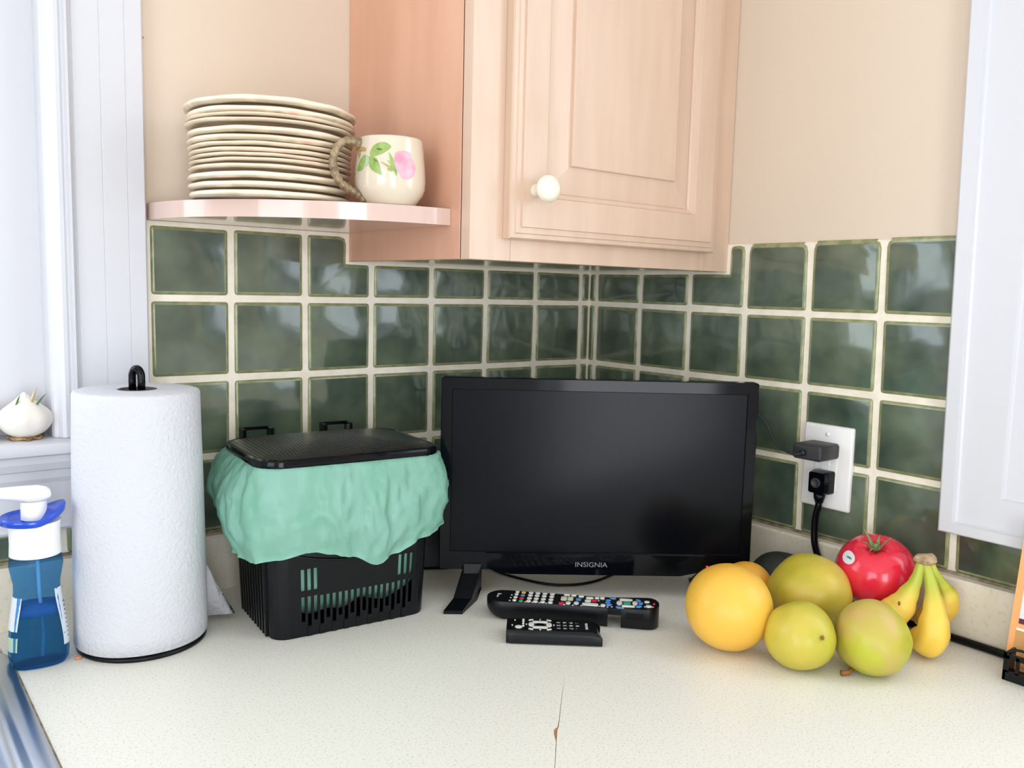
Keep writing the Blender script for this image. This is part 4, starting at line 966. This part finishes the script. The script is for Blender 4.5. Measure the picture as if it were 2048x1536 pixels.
def tom_dec(du, dv, rad, m, name, ax, lift, rotd=0):
    rt_ = Vector((0, 0, 1)).cross(tocamT).normalized(); up2 = tocamT.cross(rt_); d = (tocamT+rt_*du+up2*dv).normalized()
    a = d.cross(Vector((0, 0, 1))).normalized()*-1; b_ = d.cross(a)*1; a, b_ = a*cos(rotd)+b_*sin(rotd), b_*cos(rotd)-a*sin(rotd)
    qi = q_.inverted(); bm = bmesh.new(); rings = []
    for s in (1, .66, .33):
        ring = []
        for i in range(24):
            q = (d*tr+(a*cos(2*pi*i/24)*ax[0]+b_*sin(2*pi*i/24)*ax[1])*rad*s).normalized(); q = qi.to_3x3() @ q
            ring.append(cal @ (tomf(q*tr)*(1+lift/tr)))
        rings.append(ring)
    loft(bm, rings, cap0=False, cap1=True); return build(bm, name, m, tm, True)
tom_dec(-.92, .42, .0098, 'label', 'sticker', (1.15, .85), .0006, -.5)['label'] = 'oval white sticker'
for k in range(2): tom_dec(-.86+.02*k, .42-.05*k, .0045, 'black_matt', 'sticker_print', (1, .10), .0011, -.12)
# bananas
bnn = empty('banana_bunch', (-.085, -.700, 0), 0, label='small bunch of yellow bananas with brown crown, standing at the right end', cat='bananas')
def banana(pts, rad, seed):
    P = spline(pts, 6); n = len(P); rr = []
    for i in range(n):
        t = i/(n-1)*(len(rad)-1); k = int(min(t, len(rad)-2)); f = t-k; f = f*f*(3-2*f); rr.append(rad[k]*(1-f)+rad[k+1]*f)
    bm = bmesh.new(); prev = None; rings = []
    for i, p in enumerate(P):
        tg = (P[min(i+1, n-1)]-P[max(i-1, 0)]).normalized()
        if prev is None: a = tg.cross(Vector((.6, .75, .1))).normalized()
        else: a = (prev-tg*prev.dot(tg)).normalized()
        prev = a; b_ = tg.cross(a)
        rings.append([p+(a*cos(2*pi*k/30)+b_*sin(2*pi*k/30))*rr[i]*(1+.035*cos(5*2*pi*k/30+seed)) for k in range(30)])
    loft(bm, rings)
    bm.faces.ensure_lookup_table()
    o = build(bm, 'banana', 'banana', bnn, True, world=True)
    return o
crown = Vector((-.0920, -.7050, .1120))
RB = [.0052, .0060, .0078, .0122, .0170, .0190, .0192, .0165, .0080, .0030]
banana([crown+Vector((0, 0, 0)), (-.0945, -.7110, .1000), (-.0965, -.7170, .0840), (-.1020, -.7240, .0640), (-.1070, -.7275, .0460), (-.1085, -.7275, .0320), (-.1060, -.7220, .0225), (-.0980, -.7110, .0195), (-.0880, -.6980, .0180), (-.0820, -.6910, .018)], RB, 0)
banana([crown+Vector((-.003, .004, 0)), (-.0970, -.7000, .0990), (-.0990, -.6975, .0860), (-.1040, -.6925, .0700), (-.1080, -.6875, .0560), (-.1110, -.6790, .0440), (-.1020, -.6720, .0330), (-.0900, -.6640, .0250), (-.0760, -.6550, .0210), (-.0700, -.6500, .020)], RB, 1)
banana([crown+Vector((.005, -.003, 0)), (-.0850, -.7120, .1020), (-.0780, -.7150, .0920), (-.0690, -.7180, .0800), (-.0610, -.7180, .0680), (-.0560, -.7130, .0540), (-.0530, -.7040, .0400), (-.0520, -.6930, .0300), (-.0510, -.6820, .0240), (-.0510, -.6770, .022)], [.0050, .0054, .0060, .0085, .0150, .0180, .0180, .0150, .0075, .003], 2)
bm = bmesh.new()
def crf(p): 
    return Vector((p.x*1.25, p.y*1.05, p.z*.62))*(1+.25*noise.noise(p*160))
sphere(bm, .0110, 18, 12, crf, Matrix.Translation(crown+Vector((.0005, 0, .0045))) @ Matrix.Rotation(yaw, 4, 'Z').inverted())
build(bm, 'crown', 'banana_crown', bnn, 30, world=True)
bm = bmesh.new(); dB = (Vector((-1.117, -1.18, .43))-Vector((-.104, -.724, .04))).normalized()
for c_, r_ in ((Vector((-.1122, -.6870, .0590))+dB*.0180, .0016), (Vector((-.104, -.7235, .040))+dB*.0186+Vector((0, 0, .004)), .0007)): sphere(bm, r_, 10, 6, lambda p: Vector((p.x, p.y, p.z*1.8)), Matrix.Translation(c_))
build(bm, 'bruise', 'bruise', bnn, True, world=True)

# ---------------- garlic on the window stool
def garlic(name, loc, r, lab, seed, sprouts):
    t = empty(name, loc, 0, label=lab, cat='garlic', group='sprouting garlic bulbs on the window stool')
    def f(p):
        q = p.normalized(); a = atan2(q.y, q.x); k = 1+.07*abs(cos(3.5*a+seed))*(1-abs(q.z))-.02
        z = p.z*.80; s = 1-.35*max(0, q.z)**2
        if q.z > .7: z += (q.z-.7)*r*.9; s *= 1-.5*(q.z-.7)/.3
        return Vector((p.x*k*s, p.y*k*s, z))
    bm = bmesh.new(); sphere(bm, r, 44, 26, f, Matrix.Translation((0, 0, r*.80+.0015))); build(bm, 'bulb', 'garlic', t, True)
    bm = bmesh.new(); lathe(bm, [(r*.25, .0004), (r*.62, .0008), (r*.66, .0030), (r*.35, .0045)], 24, lambda rr, z, a, j: (rr*(1+.12*sin(a*7+seed)), z+.001*sin(a*9))); build(bm, 'root_plate', 'root', t, True)
    for (x, y, dx, dy, h, m) in sprouts:
        bm = bmesh.new(); zb_ = r*1.45; P = [Vector((x, y, zb_)), Vector((x+dx*.5, y+dy*.5, zb_+h*.55)), Vector((x+dx, y+dy, zb_+h))]
        tube(bm, P, [.0022, .0019, .0003], 7, flat=(1, .5)); build(bm, 'sprout', m, t, True)
gx = (.7848, -.6192)
garlic('garlic_bulb', (-.9420, -.0050, .2337), .0300, 'sprouting white garlic bulb on the window stool, next to the white casing', .3,
       [(.006, -.010, .006, -.004, .021, 'sprout_dry'), (.012, -.012, .009, -.006, .013, 'sprout'), (-.010, -.010, .004, -.002, .012, 'sprout'), (.002, -.006, -.002, 0, .014, 'garlic'), (.007, -.004, .003, -.002, .016, 'garlic')])
garlic('garlic_bulb', (-.9960, .0020, .2337), .0260, 'garlic bulb on the window stool cut off by the left edge', 1.9, [(.004, -.006, .003, -.002, .012, 'sprout'), (-.004, -.004, -.003, 0, .015, 'garlic')])

# ---------------- calendar card and black stand at the right edge
cd_ = empty('orange_calendar', (-.0600, -.790, .004), 0, label='orange-edged picture calendar leaning by the right edge of the photo', cat='calendar')
Ml = Matrix.Rotation(radians(9), 4, 'Y')
def card(x0, x1, y0, y1, z0, z1, m, name):
    bm = bmesh.new(); box(bm, x0, x1, y0, y1, z0, z1)
    for v in bm.verts: v.co = Ml @ v.co
    return build(bm, name, m, cd_)
card(0, .003, -.26, 0, 0, .172, 'card_orange', 'backing_card'); card(-.0006, 0, -.25, -.0085, .060, .150, 'card_photo', 'photo_print'); card(-.0008, 0, -.25, -.0085, .054, .060, 'card_maroon', 'printed_band')
card(-.0008, 0, -.25, -.0085, .146, .153, 'card_maroon', 'printed_band'); card(-.0006, 0, -.25, -.0070, .004, .048, 'card_wood', 'printed_border'); card(-.0010, 0, -.25, -.0070, .046, .0485, 'white_plastic', 'printed_line')
be = empty('black_basket', (-.076, -.800, 0), 0, label='small black slatted plastic basket at the foot of the orange calendar', cat='basket')
bm = bmesh.new(); box(bm, -.012, .012, -.14, 0, .0006, .006); box(bm, -.014, -.011, -.14, .0, .0006, .012); box(bm, -.014, -.011, -.14, 0, .026, .032)
for k in range(14): box(bm, -.014, -.011, -.14+.0103*k, -.1365+.0103*k, .010, .030)
box(bm, -.014, .012, -.003, 0, .0006, .032)
build(bm, 'tray', 'black_satin', be)
bm = bmesh.new(); tube(bm, spline([(-.012, -.002, .031), (-.008, -.012, .037), (-.004, -.030, .035), (0, -.045, .030)], 6), .0016, 8); build(bm, 'wire_loop', 'black_satin', be, True)
# crumb
bm = bmesh.new(); sphere(bm, .0030, 10, 6, lambda p: Vector((p.x*1.5, p.y, p.z*.5))*(1+.3*noise.noise(p*400)), Matrix.Translation((0, 0, .0016))); o = build(bm, 'crumb', 'crumb', None); o.location = (-.9194, -.1501, 0)
tag(o, 'tiny orange crumb on the counter between soap bottle and paper towels', 'crumb')
